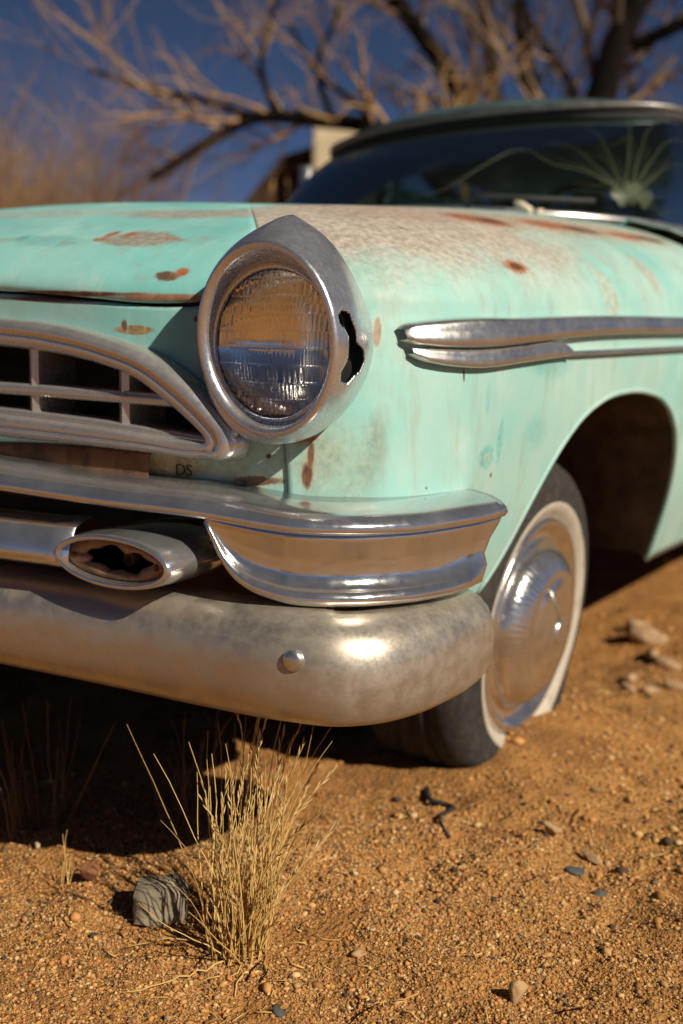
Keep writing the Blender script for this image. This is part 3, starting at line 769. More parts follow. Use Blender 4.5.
MB().tube(Bc + [0, -.012, -.004], .012, 8).build('windshield_trim', M['trim'], CAR)
# header rail and roof
rim = Hc_ + [0, -.012, .012]
MB().tube(rim + [0, -.006, .004], .011, 8).build('drip_rail', M['rail'], CAR)
roofm = simple('dark_teal_roof_paint', (.045, .085, .085), .4, var=.3, sc=6)
G = []
yb = 2.55
for k_, t in enumerate(np.linspace(0, 1, 24)):
    row = []
    for i, h in enumerate(rim):
        x = h[0] * (1 + .04 * sin(pi * t)); y = h[1] * (1 - t) + (yb - .0) * t
        crown = .115 * (1 - (abs(h[0]) / .66) ** 2.2) * sin(pi * min(1, .02 + t * .98)) ** .6 * .75 + .022 * min(1, t * 12)
        row.append([x, y, h[2] * (1 - t) + (1.34 + .02 * (1 - (h[0] / .66) ** 2)) * t + crown])
    G.append(row)
MB().grid(np.array(G)).build('roof', roofm, CAR, solid=.004)
MB().tube(Hc_ + [0, .006, -.004], .020, 8).build('header_rail', M['rubber'], CAR)
for s in (1, -1):
    b, h = Bc[-1] * [s, 1, 1], Hc_[-1] * [s, 1, 1]
    MB().tube([b + [0, .02, 0], (b + h) / 2 + [0, .03, 0], h + [0, .02, 0]], .028, 8).build('windshield_pillar', M['trim'], CAR)
    MB().tube([(.74 * s, 2.75, 1.05), (.70 * s, 2.62, 1.22), (.64 * s, 2.5, 1.345)], .05, 8).build('rear_pillar', roofm, CAR)
    MB().tube([(.76 * s, 1.92, 1.05), (.70 * s, 1.92, 1.22), (.655 * s, 1.92, 1.40)], .025, 8).build('centre_pillar', roofm, CAR)
    G = [[[s * (.755 - .115 * t), y0 * (1 - t) + y1 * t, 1.06 + .30 * t] for y0, y1 in zip(np.linspace(1.25, 2.72, 12), np.linspace(1.42, 2.52, 12))] for t in np.linspace(0, 1, 6)]
    MB().grid(G).build('side_window', M['windshield'], CAR)
G = [[[x * (1 - .14 * t), 2.95 - .40 * t - .12 * (x / .7) ** 2, 1.08 + .27 * t] for x in np.linspace(-.70, .70, 14)] for t in np.linspace(0, 1, 6)]
MB().grid(G, flip=True).build('rear_window', M['windshield'], CAR)
# cowl between hood and glass
G = []
for b in Bc:
    xx = np.clip(b[0], -.70, .70); G.append([[b[0] * 1.0, b[1] + .005, b[2] - .006], [b[0] * 1.02, min(b[1] - .03, .70) if abs(b[0]) < .6 else b[1] - .03, b[2] - .02], [b[0] * 1.02, .60 if abs(b[0]) < .6 else b[1] - .06, 1.045]])
MB().grid(np.array(G), flip=True).build('cowl', M['rubber'], CAR)
for s in (1, -1):
    G = []
    for y in np.linspace(FRONT_Y1 - .02, 1.32, 14): G.append([[s * .66, y, 1.03], [s * (.70 + .03 * (y > 1)), y, 1.085 if y < 1.0 else 1.07], [s * .80, y, 1.06], [s * .86, y, 1.035]])
    MB().grid(np.array(G), flip=(s < 0)).build('cowl_side', M['fender'], CAR, solid=.003)
# wipers
for x0 in (.34, -.30):
    MB().tube([(x0, .585, 1.115), (x0 + .02, .575, 1.135), (x0 + .05, .58, 1.14), (x0 + .30, .66, 1.125)], .006, 6).build('wiper', M['rubber'], CAR)
MB().tube([(.515, .56, 1.075), (.517, .555, 1.100), (.50, .55, 1.112), (.484, .545, 1.112)], [.010, .011, .009, .011], 8).tube([(.548, .54, 1.075), (.550, .535, 1.098)], [.010, .013], 8).build('wiper_pivot', M['cream_paint'], CAR)
# interior
MB().box((0, 1.02, 1.035), (1.30, .34, .10), ).build('dashboard', M['rubber'], CAR, smooth=False, bevel=.03)
MB().box((0, 2.05, .82), (1.30, .20, .56)).build('bench_seat', simple('dark_seat_vinyl', (.05, .04, .035), .6), CAR, smooth=False, bevel=.06)
MB().box((0, 1.80, .60), (1.30, .55, .18)).build('seat_cushion', M['under'], CAR, smooth=False, bevel=.05)
MB().tube([(.37 + .20 * cos(t), 1.36 - .06 * sin(t), 1.06 + .19 * sin(t)) for t in np.linspace(0, 2 * pi, 33)], .011, 8, cap=False).build('steering_wheel', M['rubber'], CAR)
MB().tube([(.37, 1.36, 1.06), (.37, 1.05, .96)], .018, 8).build('steering_column', M['rubber'], CAR)

# --- wheels
GTYRE = .035
def wheel(s, cy, cz, camber, steer, flat):
    c = np.array([.795 * s, cy, cz]); W = empty('wheel', tuple(c), CAR)
    w = np.array([cos(steer) * cos(camber) * s, sin(steer) * cos(camber), sin(camber)]); u = np.cross((0, 0, 1), w); u /= np.linalg.norm(u); v = np.cross(w, u)
    R = .325
    th = np.linspace(0, 2 * pi, 120, endpoint=False)
    def ring(r, h):
        out = []
        for t in th:
            p = c + w * h + r * (cos(t) * u + sin(t) * v)
            if flat:
                g = GTYRE; low = max(0, (g + .10 - p[2]) / .10)        # squash on the ground, bulge the sidewall
                if r > .215: p = p + w * .014 * min(1.2, low) ** 2 * min(1, (r - .215) / .05) * (1 if h > -.09 else -1)
                if p[2] < g: p[2] = g - .02 * 0 + (p[2] - g) * .12
            out.append(p)
        return np.array(out)
    prof = [(.208, -.195), (.26, -.21), (.30, -.195), (.318, -.17), (.324, -.13), (.3245, -.122), (.318, -.118), (.318, -.112), (.3245, -.108), (.3255, -.09), (.319, -.087), (.319, -.081), (.3255, -.077), (.325, -.058), (.319, -.055), (.319, -.05), (.3235, -.046), (.318, -.022), (.308, -.004), (.295, .007), (.275, .014), (.250, .016), (.243, .0185)]
    G = [ring(r, h) for r, h in prof]
    # tread blocks: notch the shoulders
    MB().grid(np.array(G), cv=True, flip=(s < 0)).build('tyre', M['tyre'], W)
    G = [ring(r, h) for r, h in ((.243, .0186), (.242, .0196), (.239, .0198), (.229, .017), (.221, .012), (.213, .004), (.207, -.004))]
    MB().grid(np.array(G), cv=True, flip=(s < 0)).build('whitewall', M['white'], W)
    L_ = lambda pr, n=96: MB().lathe(pr, c, u, v, w, n)
    a = L_([(.213, -.02), (.215, .002), (.212, .011), (.205, .016), (.197, .013), (.190, .001), (.178, -.006), (.165, -.004), (.160, .002)])
    a.build('rim', M['hub'], W)
    # ribbed crown of the cap
    G = []
    n = 216
    for r, h, am in ((.160, .002, 0), (.157, .014, .0), (.150, .024, .0016), (.135, .036, .0018), (.118, .046, .0016), (.110, .049, 0), (.106, .047, 0), (.102, .049, 0), (.085, .056, 0), (.06, .062, 0), (.038, .0645, 0), (.024, .0645, 0)):
        G.append([c + w * (h + (am if k % 3 == 0 else 0)) + r * (cos(k * 2 * pi / n) * u + sin(k * 2 * pi / n) * v) for k in range(n)])
    MB().grid(np.array(G), cv=True, flip=(s < 0)).build('hubcap', M['hub'], W)
    L_([(.026, .063), (.025, .067), (.021, .0695), (.014, .0705), (.0003, .071)], 40).build('medallion', M['trim'], W)
    t0 = radians(118); d = cos(t0) * u + sin(t0) * v
    MB().tube([c + w * .066 + d * .02, c + w * .0625 + d * .06, c + w * .051 + d * .10], [.0035, .003, .002], 8).build('spear_emblem', M['trim'], W)
    return W
wheel(1, -.008, .258, -radians(5.2), radians(.7), True)
GTYRE = .004
wheel(-1, -.008, .285, 0, 0, True)
wheel(1, 3.25, .30, 0, 0, True)
wheel(-1, 3.25, .30, 0, 0, True)
for y in (0, 3.25): MB().tube([(-.66, y, .27), (.66, y, .27)], .035, 10).build('axle', M['under'], CAR)

# ------------------------------------------------------------------ ground
def vnoise(x, y, seed=0):
    xi = np.floor(x).astype(np.int64); yi = np.floor(y).astype(np.int64); fx = x - xi; fy = y - yi
    fx = fx * fx * (3 - 2 * fx); fy = fy * fy * (3 - 2 * fy)
    def h(a, b):
        n = (a * 374761393 + b * 668265263 + seed * 1442695041) & 0xffffffff
        n = ((n ^ (n >> 13)) * 1274126177) & 0xffffffff; n = n ^ (n >> 16)
        return (n & 0xffff) / 65535.
    return (h(xi, yi) * (1 - fx) + h(xi + 1, yi) * fx) * (1 - fy) + (h(xi, yi + 1) * (1 - fx) + h(xi + 1, yi + 1) * fx) * fy
def ground_z(x, y):
    x = np.asarray(x, float); y = np.asarray(y, float)
    z = .050 * (vnoise(x * 1.6 + 5, y * 1.6, 1) - .5) + .026 * (vnoise(x * 4.3, y * 4.3 + 3, 2) - .5) + .020 * (vnoise(x * 11, y * 11, 3) - .5) + .008 * (vnoise(x * 27, y * 27, 4) - .5) + .005 * (vnoise(x * 60, y * 60, 5) - .5)
    # sand drifted against the tyre, hollow in front of it
    d2 = ((x - .76) / .30) ** 2 + ((y - .02) / .34) ** 2
    z = z * (1 - .7 * np.exp(-d2 * 2)) + .050 * np.exp(-d2 ** 1.6) + .018 * np.exp(-(((x - .90) / .09) ** 2 + ((y - .10) / .16) ** 2))
    z = z + .008 * (vnoise(x * 34, y * 34, 15) - .5) * np.clip(1.6 * vnoise(x * 5, y * 5, 16) - .3, 0, 1)
    z = z + .4 * (vnoise(x * .12, y * .12, 7) - .5) * np.clip((np.hypot(x, y - 1) - 5) / 10, 0, 1)
    return z
n = 760; tt = np.linspace(-1, 1, n); b_ = 7.0; a_ = .30
q = a_ * np.sinh(b_ * tt) * (260 / (a_ * math.sinh(b_)))
X, Y = np.meshgrid(.85 + q, -.65 + q, indexing='ij')
Z = ground_z(X, Y)
V = np.stack([X, Y, Z], -1).reshape(-1, 3)
idx = np.arange(n * n).reshape(n, n); Fq = np.stack([idx[:-1, :-1], idx[1:, :-1], idx[1:, 1:], idx[:-1, 1:]], -1).reshape(-1, 4)
def fastmesh(name, V, Fq, mat, smooth=True):
    me = bpy.data.meshes.new(name); k = Fq.shape[1]
    me.vertices.add(len(V)); me.vertices.foreach_set('co', V.astype(np.float32).ravel())
    me.loops.add(Fq.size); me.loops.foreach_set('vertex_index', Fq.astype(np.int32).ravel())
    me.polygons.add(len(Fq)); me.polygons.foreach_set('loop_start', np.arange(0, Fq.size, k, dtype=np.int32)); me.polygons.foreach_set('loop_total', np.full(len(Fq), k, dtype=np.int32))
    me.update(calc_edges=True)
    if smooth: me.polygons.foreach_set('use_smooth', np.ones(len(Fq), dtype=bool))
    me.materials.append(mat); o = bpy.data.objects.new(name, me); COL.objects.link(o); return o
tag(fastmesh('ground', V, Fq, M['sand']), kind='structure')

# loose grains
ICO_V = []; 
import bmesh
bm = bmesh.new(); bmesh.ops.create_icosphere(bm, subdivisions=1, radius=1); ICO_V = np.array([v.co[:] for v in bm.verts]); ICO_F = np.array([[v.index for v in f.verts] for f in bm.faces]); bm.free()
def grains(N, cx, cy, sx, sy, r0, r1, gap=None):
    x = RNG.normal(cx, sx, N); y = RNG.normal(cy, sy, N)
    r = r0 * np.exp(RNG.exponential(.34, N)); r = np.minimum(r, r1)
    keep = (.55 * vnoise(x * 3.5, y * 3.5, 9) + .45 * vnoise(x * 15, y * 15, 19) + .30 * RNG.random(N) > .52); x, y, r = x[keep], y[keep], r[keep]; N = len(x)
    z = ground_z(x, y) + r * .25
    J = ICO_V[None] * (1 + RNG.uniform(-.32, .32, (N, 12, 1))) * r[:, None, None] * np.stack([RNG.uniform(.8, 1.5, N), RNG.uniform(.7, 1.1, N), RNG.uniform(.5, .95, N)], 1)[:, None, :]
    a = RNG.uniform(0, 2 * pi, N); ca, sa = np.cos(a)[:, None], np.sin(a)[:, None]
    J = np.stack([J[..., 0] * ca - J[..., 1] * sa, J[..., 0] * sa + J[..., 1] * ca, J[..., 2]], -1) + np.stack([x, y, z], 1)[:, None, :]
    return J.reshape(-1, 3), (ICO_F[None] + (np.arange(N) * 12)[:, None, None]).reshape(-1, 3)
parts = [grains(150000, .85, -.85, .42, .28, .0009, .0036), grains(36000, 1.0, -.1, .55, .7, .0012, .0055), grains(1500, .95, .0, .7, .9, .003, .009)]
def clods(N, cx, cy, sx, sy, r0, r1):
    return grains(N, cx, cy, sx, sy, r0, r1)
for cx_, cy_, q_, n_ in ((1.05, -.33, .06, 90), (1.10, -.10, .10, 160), (1.02, .05, .07, 110), (.80, .88, .14, 140), (.88, .60, .10, 120), (.93, -.60, .05, 50), (1.20, -.45, .08, 110), (.98, -.98, .06, 60), (.56, -.98, .06, 50), (1.25, -.20, .1, 140), (.86, -.25, .05, 50)):
    parts.append(clods(n_, cx_, cy_, q_, q_ * .8, .0022, .0095))
off = 0; VV = []; FF = []
for v_, f_ in parts: VV.append(v_); FF.append(f_ + off); off += len(v_)
g = fastmesh('gravel', np.vstack(VV), np.vstack(FF), M['grain'], smooth=False)
tag(g, 'loose orange grit and gravel scattered over the sand', 'gravel', kind='stuff')

# stones one can tell apart
def rock(name, x, y, size, mat, label, cat='stone', group=None, seed=0, rz=0., sink=.2, boxy=0., tilt=0.):
    r = np.random.default_rng(seed); bm = bmesh.new(); bmesh.ops.create_icosphere(bm, subdivisions=3, radius=1)
    V = np.array([v.co[:] for v in bm.verts]); Fc = [[v.index for v in f.verts] for f in bm.faces]; bm.free()
    if boxy: p = 2 + 6 * boxy; V = V / (np.sum(np.abs(V) ** p, axis=1) ** (1 / p))[:, None]
    for _ in range(13):                       # chip flat facets off it
        d = r.normal(size=3); d /= np.linalg.norm(d); h = r.uniform(.42, .80) if not boxy else r.uniform(.95, 1.25)
        e = np.maximum(0, V @ d - h); V = V - e[:, None] * d * .92
    V = V + r.normal(size=V.shape) * .018
    V = V * np.array(size) / 2
    ct, st = cos(tilt), sin(tilt); V = V @ np.array([[ct, 0, -st], [0, 1, 0], [st, 0, ct]])
    ca, sa = cos(rz), sin(rz); V = V @ np.array([[ca, sa, 0], [-sa, ca, 0], [0, 0, 1]])
    z = float(ground_z(x, y)); V = V + [x, y, z + size[2] / 2 * (1 - 2 * sink)]
    o = mesh(name, V, Fc, mat, loc=(x, y, z), sharp=38); tag(o, label, cat, group); return o
RX = radians(32)
rock('stone', .655, -.915, (.074, .050, .060), M['stone_grey'], 'squarish grey cracked stone left of the tall dry grass tuft', seed=3, rz=RX + .15, boxy=.8, sink=.1)
rock('stone', .520, -.915, (.042, .034, .036), M['stone_red'], 'small reddish brown banded stone at the shadow edge', seed=5, rz=.6, sink=.2)
rock('stone', 1.010, -.392, (.036, .026, .026), M['stone_tan'], 'tan angular stone with a dark left face, nearer the wheel of the lit pair', seed=8, rz=.4, sink=.12, tilt=.3)
rock('stone', 1.085, -.425, (.050, .018, .016), M['stone_tan'], 'long flat tan stone chip lying beside the angular tan stone', seed=9, rz=-.4, sink=.1)
rock('stone', 1.140, -.822, (.030, .024, .034), M['stone_tan'], 'pale upright stone at the bottom edge of the picture', seed=12, rz=.8, sink=.15, tilt=.3)
rock('stone', 1.085, -.480, (.036, .022, .012), M['stone_dark'], 'dark blue grey flat stone lying under the long tan chip', seed=14, rz=.2)
rock('stone', 1.135, -.515, (.026, .020, .010), M['stone_dark'], 'rounded dark blue grey pebble right of the larger dark stone', seed=15, rz=.9)
rock('stone', .905, -.990, (.022, .016, .014), M['stone_dark'], 'small grey blue stone at the foot of the picture below the grass', seed=16)
rock('stone', .930, -.845, (.030, .018, .014), M['stone_tan'], 'low tan stone half sunk right of the grass tuft', seed=17, rz=1.0, sink=.35)
rock('stone', .352, -.855, (.013, .009, .013), M['adobe'], 'tiny white pebble in the shadow under the bumper', seed=18, sink=.0)
rock('stone', 1.235, -.350, (.040, .016, .012), M['stone_tan'], 'thin tan stone chip near the right picture edge', seed=19, rz=-.7)
wd = [(.755, .90, .11, .05, .045, .6), (.835, .515, .05, .022, .02, -.4), (.70, 1.0, .08, .035, .03, 1.2), (.85, .76, .07, .03, .025, .1), (.80, .80, .09, .025, .03, 2.0), (.885, .52, .05, .025, .02, .9), (.815, .60, .055, .02, .02, 1.5), (.925, .585, .06, .028, .02, .3)]
wl = ['long bleached wood chunk standing highest in the litter beyond the wheel', 'pale wood chip lying nearest the tyre in the litter', 'broken wood piece farthest back in the litter beyond the wheel', 'tan wood chip at the right edge of the litter', 'thin dark edged wood splinter inside the litter', 'small wood chip lying in front of the litter', 'curled pale bark piece close behind the whitewall tyre', 'short wood chip farthest right in the litter']
for k_, (x, y, a, b, c_, rz) in enumerate(wd):
    rock('wood_chip', x, y, (a, b, c_), M['wood'], wl[k_], 'wood chip', 'wood chips beyond the front wheel', seed=30 + k_, rz=rz, boxy=.5, tilt=.25)

# scattered mid-size pebbles on the lit ground
pr = np.random.default_rng(77)

# ------------------------------------------------------------------ dry grass and twigs
def blade_path(base, lean, az, h, droop, n=9):
    P = []; p = np.array(base, float); d = np.array([sin(lean) * cos(az), sin(lean) * sin(az), cos(lean)])
    side = np.array([cos(az), sin(az), 0])
    for k in range(n):
        P.append(p.copy()); d = d + side * droop * (k / n) ** 1.5 + RNG.normal(size=3) * .065; d /= np.linalg.norm(d); p = p + d * h / (n - 1)
    return np.array(P)
def tuft(name, x, y, N, h0, h1, spread, lean, label, group=None, mat='straw', heads=True, r=.0011, bias=0., hmin=.35):
    bx_, by_ = .85 * bias, .53 * bias
    z = float(ground_z(x, y)); root = empty(name, (x, y, z)); tag(root, label, 'grass', group)
    st, hd = MB(), MB()
    for k in range(N):
        az = RNG.uniform(0, 2 * pi); d = spread * sqrt(RNG.random()); le = abs(RNG.normal(0, lean)) + .02
        bx, by = x + d * cos(az), y + d * sin(az); hh = RNG.uniform(h0, h1) * (1 if RNG.random() > .4 else RNG.uniform(hmin, .8))
        P = blade_path((bx, by, float(ground_z(bx, by)) - .004), le if RNG.random() > .12 else le + RNG.uniform(.2, .8), az + RNG.normal(0, .9), hh, RNG.uniform(-.02, .16) * (2.2 if RNG.random() < .2 else 1))
        t_ = np.linspace(0, 1, len(P))[:, None]; P = P + t_ ** 1.3 * hh * np.array([bx_, by_, 0]) * RNG.uniform(-.4, 2.)
        st.tube(P, np.linspace(r, r * .35, len(P)) * RNG.uniform(.7, 1.35), 4, cap=False)
        if heads and hh > h0 * .9 and RNG.random() < .38:
            m = P[-4:]
            for q in range(11):
                t = q / 11 * 2.99; i = int(t); c = m[i] * (1 - t + i) + m[i + 1] * (t - i)
                dd = (m[-1] - m[0]); dd /= np.linalg.norm(dd); sd = RNG.normal(size=3); sd -= dd * (sd @ dd); sd /= np.linalg.norm(sd)
                hd.tube([c, c + dd * .007 + sd * .0022, c + dd * .015 + sd * .004], [.0004, .0012, .0002], 4, cap=False)
    st.build('stalks', M[mat], root)
    if hd.v: hd.build('seed_heads', M['seed'], root)
    return root
tuft('dry_grass', .785, -.912, 150, .13, .345, .040, .13, 'tall straw coloured dry grass tuft standing in front of the bumper', hmin=.3, r=.00105, bias=.07)
tuft('dry_grass', .485, -.935, 7, .07, .11, .012, .12, 'thin short sprig of dry grass beside the banded stone', heads=False, r=.0009)
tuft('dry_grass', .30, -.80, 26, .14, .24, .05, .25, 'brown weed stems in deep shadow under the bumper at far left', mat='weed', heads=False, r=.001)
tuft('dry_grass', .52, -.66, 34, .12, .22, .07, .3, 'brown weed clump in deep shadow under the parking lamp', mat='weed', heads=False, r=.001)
tuft('dry_grass', .985, -.80, 16, .02, .045, .05, .9, 'flattened wisps of straw lying right of the tall tuft', heads=False, r=.0007)

def twig(pts, r, label, mat='straw', lift=.004):
    P = smoothpath([(x, y, float(ground_z(x, y)) + lift + z) for x, y, z in pts], 14)
    P = P + RNG.normal(size=P.shape) * .0012
    o = MB().tube(P, np.linspace(r, r * .5, len(P)), 6).build('twig', M[mat], loc=tuple(P[0])); tag(o, label, 'twig')
twig([(.80, -.90, .02), (.72, -.86, .045), (.62, -.83, .03), (.56, -.82, .0)], .0014, 'long curved straw stalk arching over the grey stone')
twig([(.80, -.93, .0), (.76, -1.0, .002), (.72, -1.06, .0)], .0013, 'pale straw stalk lying from the tuft toward the camera')
twig([(.79, -.92, .002), (.70, -.955, .004), (.66, -.99, .0)], .0011, 'pale straw stalk lying left of the tuft in front of the grey stone')
twig([(.753, -.326, 0), (.789, -.372, .005), (.815, -.360, .003), (.838, -.413, .006), (.850, -.468, .003), (.880, -.495, 0)], .0052, 'charred black crooked twig on the lit sand below the tyre', 'rubber')
twig([(1.0, -.50, .0), (1.02, -.47, .008), (1.0, -.43, .0)], .0016, 'short brown twig next to the angular tan stone', 'weed')

# broken straw and dark plant litter lying about
lr = np.random.default_rng(41); la, lb = MB(), MB()
for k_ in range(230):
    if k_ < 110: x, y = lr.normal(.80, .14), lr.normal(-.90, .10)
    elif k_ < 170: x, y = lr.normal(1.10, .12), lr.normal(-.25, .14)
    else: x, y = lr.normal(.84, .10), lr.normal(.70, .22)
    a = lr.uniform(0, 2 * pi); L = lr.uniform(.008, .040); p = np.array([[x + L * t * cos(a + .5 * t), y + L * t * sin(a + .5 * t)] for t in (0, .5, 1)])
    P = [[q[0], q[1], float(ground_z(q[0], q[1])) + .002 + lr.uniform(0, .003)] for q in p]
    (la if lr.random() < (.8 if k_ < 110 else .35) else lb).tube(P, lr.uniform(.0005, .0011), 4)
tag(la.build('straw_litter', M['straw']), 'broken bits of straw lying on the sand', 'plant litter', kind='stuff')
tag(lb.build('plant_litter', M['bark']), 'dark bits of dead plant lying on the sand', 'plant litter', kind='stuff')

# ------------------------------------------------------------------ trees, brush, ruin
def grow(mbs, p, d, L, r, depth, maxd, rng, bend=.22, up=.06, split=(2, 4), shrink=.66):
    n = 6 if depth < maxd else 4
    P = [np.array(p, float)]; d = np.array(d, float) / np.linalg.norm(d)
    for k in range(n - 1):
        d = d + rng.normal(size=3) * bend / sqrt(n) + np.array([0, 0, up]) / n; d /= np.linalg.norm(d); P.append(P[-1] + d * L / (n - 1))
    rr = np.linspace(r, r * .62 if depth < maxd else r * .3, n)
    mbs[0 if depth < 2 else 1].tube(P, rr, 7 if depth < 1 else 5 if depth < 2 else 3, cap=False)
    if depth >= maxd: return
    for k in range(rng.integers(*split) + (1 if depth >= maxd - 2 else 0)):
        i = n - 1 if k == 0 else rng.integers(2, n)
        a = rng.normal(size=3); a -= d * (a @ d); a /= np.linalg.norm(a); sp = rng.uniform(.3, .85)
        grow(mbs, P[i], d * cos(sp) + a * sin(sp), L * rng.uniform(shrink - .1, shrink + .12), rr[i] * rng.uniform(.55, .8), depth + 1, maxd, rng, bend, up, split, shrink)
def bare_tree(limbs, radii, label, seed, base, maxd=5, L=1.5, mat='twig'):
    """limbs: hand laid paths of the big boughs; twigs grow from them"""
    rng = np.random.default_rng(seed); root = empty('bare_tree', base); tag(root, label, 'tree', 'leafless trees behind the car')
    mbs = (MB(), MB())
    for path, (r0, r1) in zip(limbs, radii):
        P = smoothpath(path, max(8, 5 * len(path))); rr = np.linspace(r0, r1, len(P)); mbs[0].tube(P, rr, 9)
        T = np.gradient(P, axis=0)
        for i in range(len(P) // 3, len(P)):
            for _ in range(1 if i < len(P) - 1 else 3):
                if rng.random() < .38: continue
                t = T[i] / np.linalg.norm(T[i]); a = rng.normal(size=3) + [0, 0, .5]; a -= t * (a @ t); a /= np.linalg.norm(a); sp = rng.uniform(.5, 1.1) if i < len(P) - 1 else rng.uniform(.1, .6)
                grow(mbs, P[i], t * cos(sp) + a * sin(sp), L * rng.uniform(.35, .8), rr[i] * .42, 2, maxd, rng)
    mbs[0].build('trunk', M['bark'], root); mbs[1].build('crown', M[mat], root)
bare_tree([[(-1.75, 6.7, -.1), (-1.72, 6.8, 1.0), (-1.70, 6.84, 2.0), (-1.69, 6.95, 2.6), (-1.62, 7.08, 3.05), (-1.46, 7.28, 3.6), (-1.2, 7.5, 4.4), (-1.1, 7.7, 5.4)], [(-1.70, 6.84, 1.9), (-2.1, 6.7, 2.5), (-2.3, 6.7, 3.2), (-2.3, 6.8, 4.2)], [(-1.6, 7.1, 3.0), (-.9, 7.2, 3.3), (-.3, 7.4, 3.9), (0, 7.5, 4.8)]],
          [(.17, .07), (.05, .02), (.06, .02)], 'thick trunked leafless tree rising behind the roof at right', 4, (-1.75, 6.7, 0))
bare_tree([[(-2.6, 8.6, -.1), (-2.9, 8.5, 1.2), (-3.17, 8.37, 2.36), (-3.47, 8.29, 2.92), (-3.76, 8.19, 3.38), (-4.13, 8.05, 3.89), (-4.6, 7.9, 4.8)], [(-3.0, 8.5, 2.0), (-2.9, 8.7, 2.8), (-3.1, 8.7, 3.6), (-3.2, 8.8, 4.6)]],
          [(.13, .07), (.05, .02)], 'leafless tree with a bough leaning left behind the roof centre', 5, (-2.6, 8.6, 0))
bare_tree([[(-3.4, 9.3, -.1), (-3.55, 9.32, 1.5), (-3.61, 9.32, 2.5), (-3.7, 9.38, 3.16), (-3.82, 9.41, 3.73), (-3.93, 9.42, 4.19), (-4.05, 9.5, 5.2)], [(-3.55, 9.35, 2.0), (-3.2, 9.7, 2.5), (-3.03, 9.83, 3.28), (-3.39, 9.7, 3.84), (-3.61, 9.64, 4.25), (-3.8, 9.6, 5.0)]],
          [(.10, .05), (.07, .03)], 'thin upright leafless tree farthest back between the two thicker ones', 6, (-3.4, 9.3, 0), L=1.3)
bare_tree([[(-1.7, 5.5, -.1), (-1.75, 5.45, .7), (-1.92, 5.38, 1.35), (-2.3, 5.24, 1.95), (-2.5, 5.17, 2.13), (-2.65, 5.09, 2.21), (-2.95, 4.91, 2.25), (-3.36, 4.65, 2.25), (-3.6, 4.46, 2.07), (-3.9, 4.23, 1.83)],
           [(-3.30, 4.69, 2.25), (-3.67, 4.48, 2.38), (-3.96, 4.31, 2.44), (-4.33, 4.1, 2.57)], [(-3.19, 4.75, 2.25), (-3.33, 4.74, 2.62), (-3.3, 4.82, 2.97), (-3.23, 4.93, 3.34)],
           [(-2.88, 4.96, 2.25), (-3.0, 4.95, 2.66), (-2.93, 5.05, 2.94), (-2.88, 5.15, 3.35)], [(-2.55, 5.15, 2.17), (-2.82, 5.02, 2.43), (-2.98, 4.95, 2.56), (-3.2, 4.9, 2.9)]],
          [(.10, .032), (.032, .014), (.026, .012), (.026, .012), (.028, .012)], 'low leafless tree with a long bough reaching left over the hood', 9, (-1.7, 5.5, 0), maxd=4, L=1.0, mat='twig_tan')

def shrub(x, y, h, w, N, label, seed, mat='twig_tan', fine=1.0):
    rng = np.random.default_rng(seed); z = float(ground_z(x, y)); root = empty('dry_shrub', (x, y, z)); tag(root, label, 'shrub', 'dry brush behind the car')
    mbs = (MB(), MB())
    for k in range(N):
        a = rng.uniform(0, 2 * pi); le = abs(rng.normal(0, .42)); d = (sin(le) * cos(a), sin(le) * sin(a), cos(le))
        p = (x + w * .25 * rng.normal(), y + w * .25 * rng.normal(), z - .05)
        grow(mbs, p, d, h * rng.uniform(.30, .48), .012 * fine * rng.uniform(.7, 1.3), 1, 4, rng, .25, .10, (2, 4), .62)
    mbs[0].build('stems', M[mat], root); mbs[1].build('twigs', M[mat], root)
SHR = [(-4.9, 3.75, 3.0, 1.2, 130, 'tall tan brush with pale twig tips at the left picture edge', 21), (-4.75, 4.2, 2.7, .9, 85, 'tan leafless brush between the left edge and the ruin', 22), (-5.6, 4.6, 2.9, 1.4, 70, 'taller greyish brush standing behind the tan brush', 23), (-4.25, 3.5, 2.5, .8, 60, 'lower tan brush in front of the hanging bough', 24), (-5.4, 3.1, 2.6, 1.2, 60, 'tan brush farthest left behind the hood', 25)]
for a in SHR: shrub(*a)

# far scrub all round, so the horizon is closed and the chrome has something to mirror
sr = np.random.default_rng(5)
def far_bush(x, y, h, mat, label):
    z = float(ground_z(x, y)); V = []; Fc = []
    for k in range(900):
        d = sr.normal(size=3); d /= np.linalg.norm(d); r = sr.uniform(.55, 1.) * (1 + .3 * sin(3 * atan2(d[1], d[0]) + x)); c = np.array([x, y, z + h * .45]) + d * [h * .7, h * .7, h * .5] * r
        u = sr.normal(size=3) * h * .035; w = sr.normal(size=3) * h * .035; n0 = len(V); V += [c - u, c + w, c + u, c - w]; Fc.append((n0, n0 + 1, n0 + 2, n0 + 3))
    o = mesh('far_shrub', V, Fc, mat, loc=(x, y, z), smooth=False); tag(o, label, 'shrub', 'low scrub on the desert plain')
scrub = simple('dusty_scrub_leaves', (.075, .07, .035), .8, var=.3, sc=3)
for k_ in range(64):
    a = sr.uniform(0, 2 * pi); R_ = sr.uniform(9, 34)
    x, y = 1.6 + R_ * cos(a), -1 + R_ * sin(a)
    if y > 3 and -14 < x < 6 and R_ < 14: continue
    far_bush(x, y, sr.uniform(.6, 1.7), scrub, 'low dusty scrub bush far off on the plain')

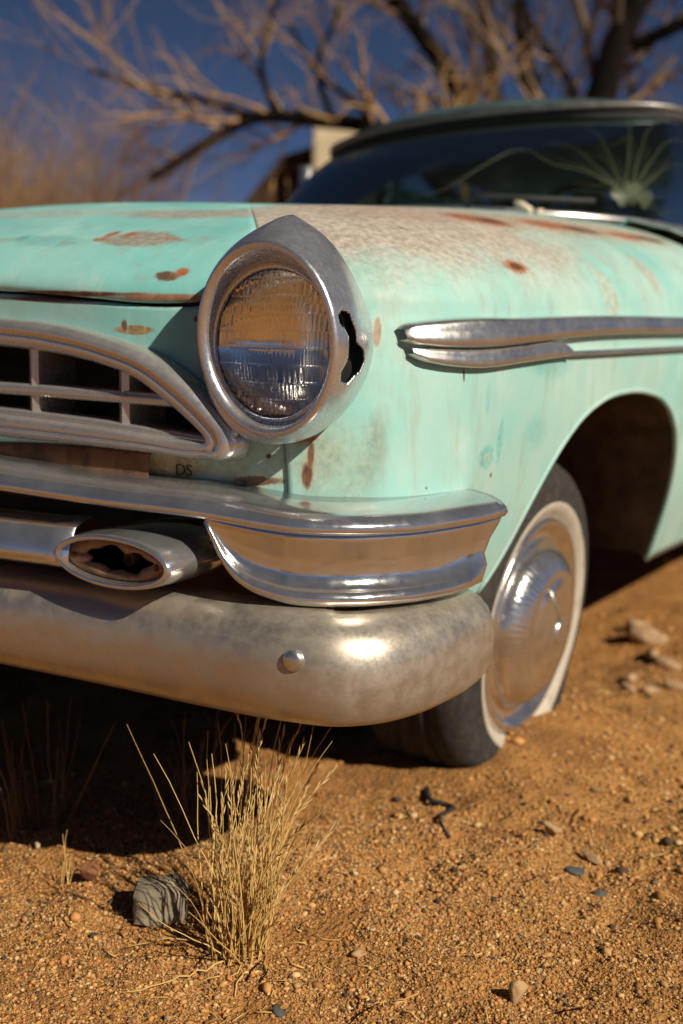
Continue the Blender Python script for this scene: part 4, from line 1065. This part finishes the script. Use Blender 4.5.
# ruin: plank lean-to roof with a plastered pier
RU = empty('ruined_shed', (-3.9, 6.4, 0)); tag(RU, 'ruined shed with dark sloping plank roof and cream plastered pier', 'shed')
MB().box((-3.62, 6.30, 1.24), (.52, .40, 2.50), rz=RX).build('pier', M['adobe'], RU, smooth=False, bevel=.03)
cx = cos(RX); sx_ = sin(RX)
mb = MB()
def rp(u, v, z): return (-3.64 + u * cx - v * sx_, 6.30 + u * sx_ + v * cx, z)
G = []
for du, z in ((-1.35, 1.18), (-.95, 1.70), (-.50, 2.24), (-.22, 2.33), (.55, 2.33)): G.append([rp(du, v, z) for v in (.05, .5, 1.2, 2.0)])
mb.grid(G); mb.build('roof', M['plank'], RU, smooth=False, solid=.06)
mb = MB(); mb.add([rp(-1.30, .10, -.1), rp(.5, .10, -.1), rp(.5, .10, 2.28), rp(-.24, .10, 2.28), rp(-.50, .10, 2.18), rp(-1.30, .10, 1.20)], [(0, 1, 2, 3, 4, 5)]); mb.build('gable_boards', M['plank'], RU, smooth=False, solid=.04)

# ------------------------------------------------------------------ sky, sun, camera
SUN_AZ = radians(79); SUN_EL = radians(37)            # measured from the car's nose toward its left side
sd = Vector((sin(SUN_AZ) * cos(SUN_EL), -cos(SUN_AZ) * cos(SUN_EL), sin(SUN_EL)))
W = bpy.data.worlds.new('World'); S.world = W; W.use_nodes = True
nt = W.node_tree; sk = nt.nodes.new('ShaderNodeTexSky'); sk.sky_type = 'NISHITA'; sk.sun_disc = False
sk.sun_elevation = SUN_EL; sk.sun_rotation = atan2(sd.x, sd.y); sk.altitude = 3000; sk.air_density = .34; sk.dust_density = .6; sk.ozone_density = 2.6
nt.links.new(sk.outputs[0], nt.nodes['Background'].inputs[0]); nt.nodes['Background'].inputs[1].default_value = .05
sun = bpy.data.lights.new('sun', 'SUN'); sun.energy = 5.0; sun.angle = radians(.53); sun.color = (1, .89, .72)
so = bpy.data.objects.new('sun', sun); COL.objects.link(so); so.rotation_euler = sd.to_track_quat('Z', 'Y').to_euler()

cam = bpy.data.cameras.new('camera'); co = bpy.data.objects.new('camera', cam); COL.objects.link(co); S.camera = co
psi, pit, rol = radians(32.06), radians(8.88), radians(1.056)
F_ = Vector((-sin(psi) * cos(pit), cos(psi) * cos(pit), -sin(pit))); R0 = Vector((cos(psi), sin(psi), 0)); U0v = R0.cross(F_)
R1 = R0 * cos(rol) + U0v * sin(rol); U1 = U0v * cos(rol) - R0 * sin(rol)
from mathutils import Matrix
mt = Matrix(((R1.x, U1.x, -F_.x, 1.638), (R1.y, U1.y, -F_.y, -2.0395), (R1.z, U1.z, -F_.z, .809), (0, 0, 0, 1)))
co.matrix_world = mt
cam.sensor_fit = 'VERTICAL'; cam.sensor_height = 36; cam.lens = 1155 * 36 / 1024; cam.clip_start = .02; cam.clip_end = 2000
cam.dof.use_dof = True; cam.dof.focus_distance = 1.42; cam.dof.aperture_fstop = 2.5; cam.dof.aperture_blades = 9

S.view_settings.view_transform = 'Standard'; S.view_settings.look = 'None'; S.view_settings.exposure = .16; S.view_settings.gamma = 1.
try:
    S.cycles.use_denoising = True; S.cycles.denoiser = 'OPENIMAGEDENOISE'
except Exception: pass
S.cycles.max_bounces = 8; S.cycles.transparent_max_bounces = 12; S.cycles.caustics_reflective = True
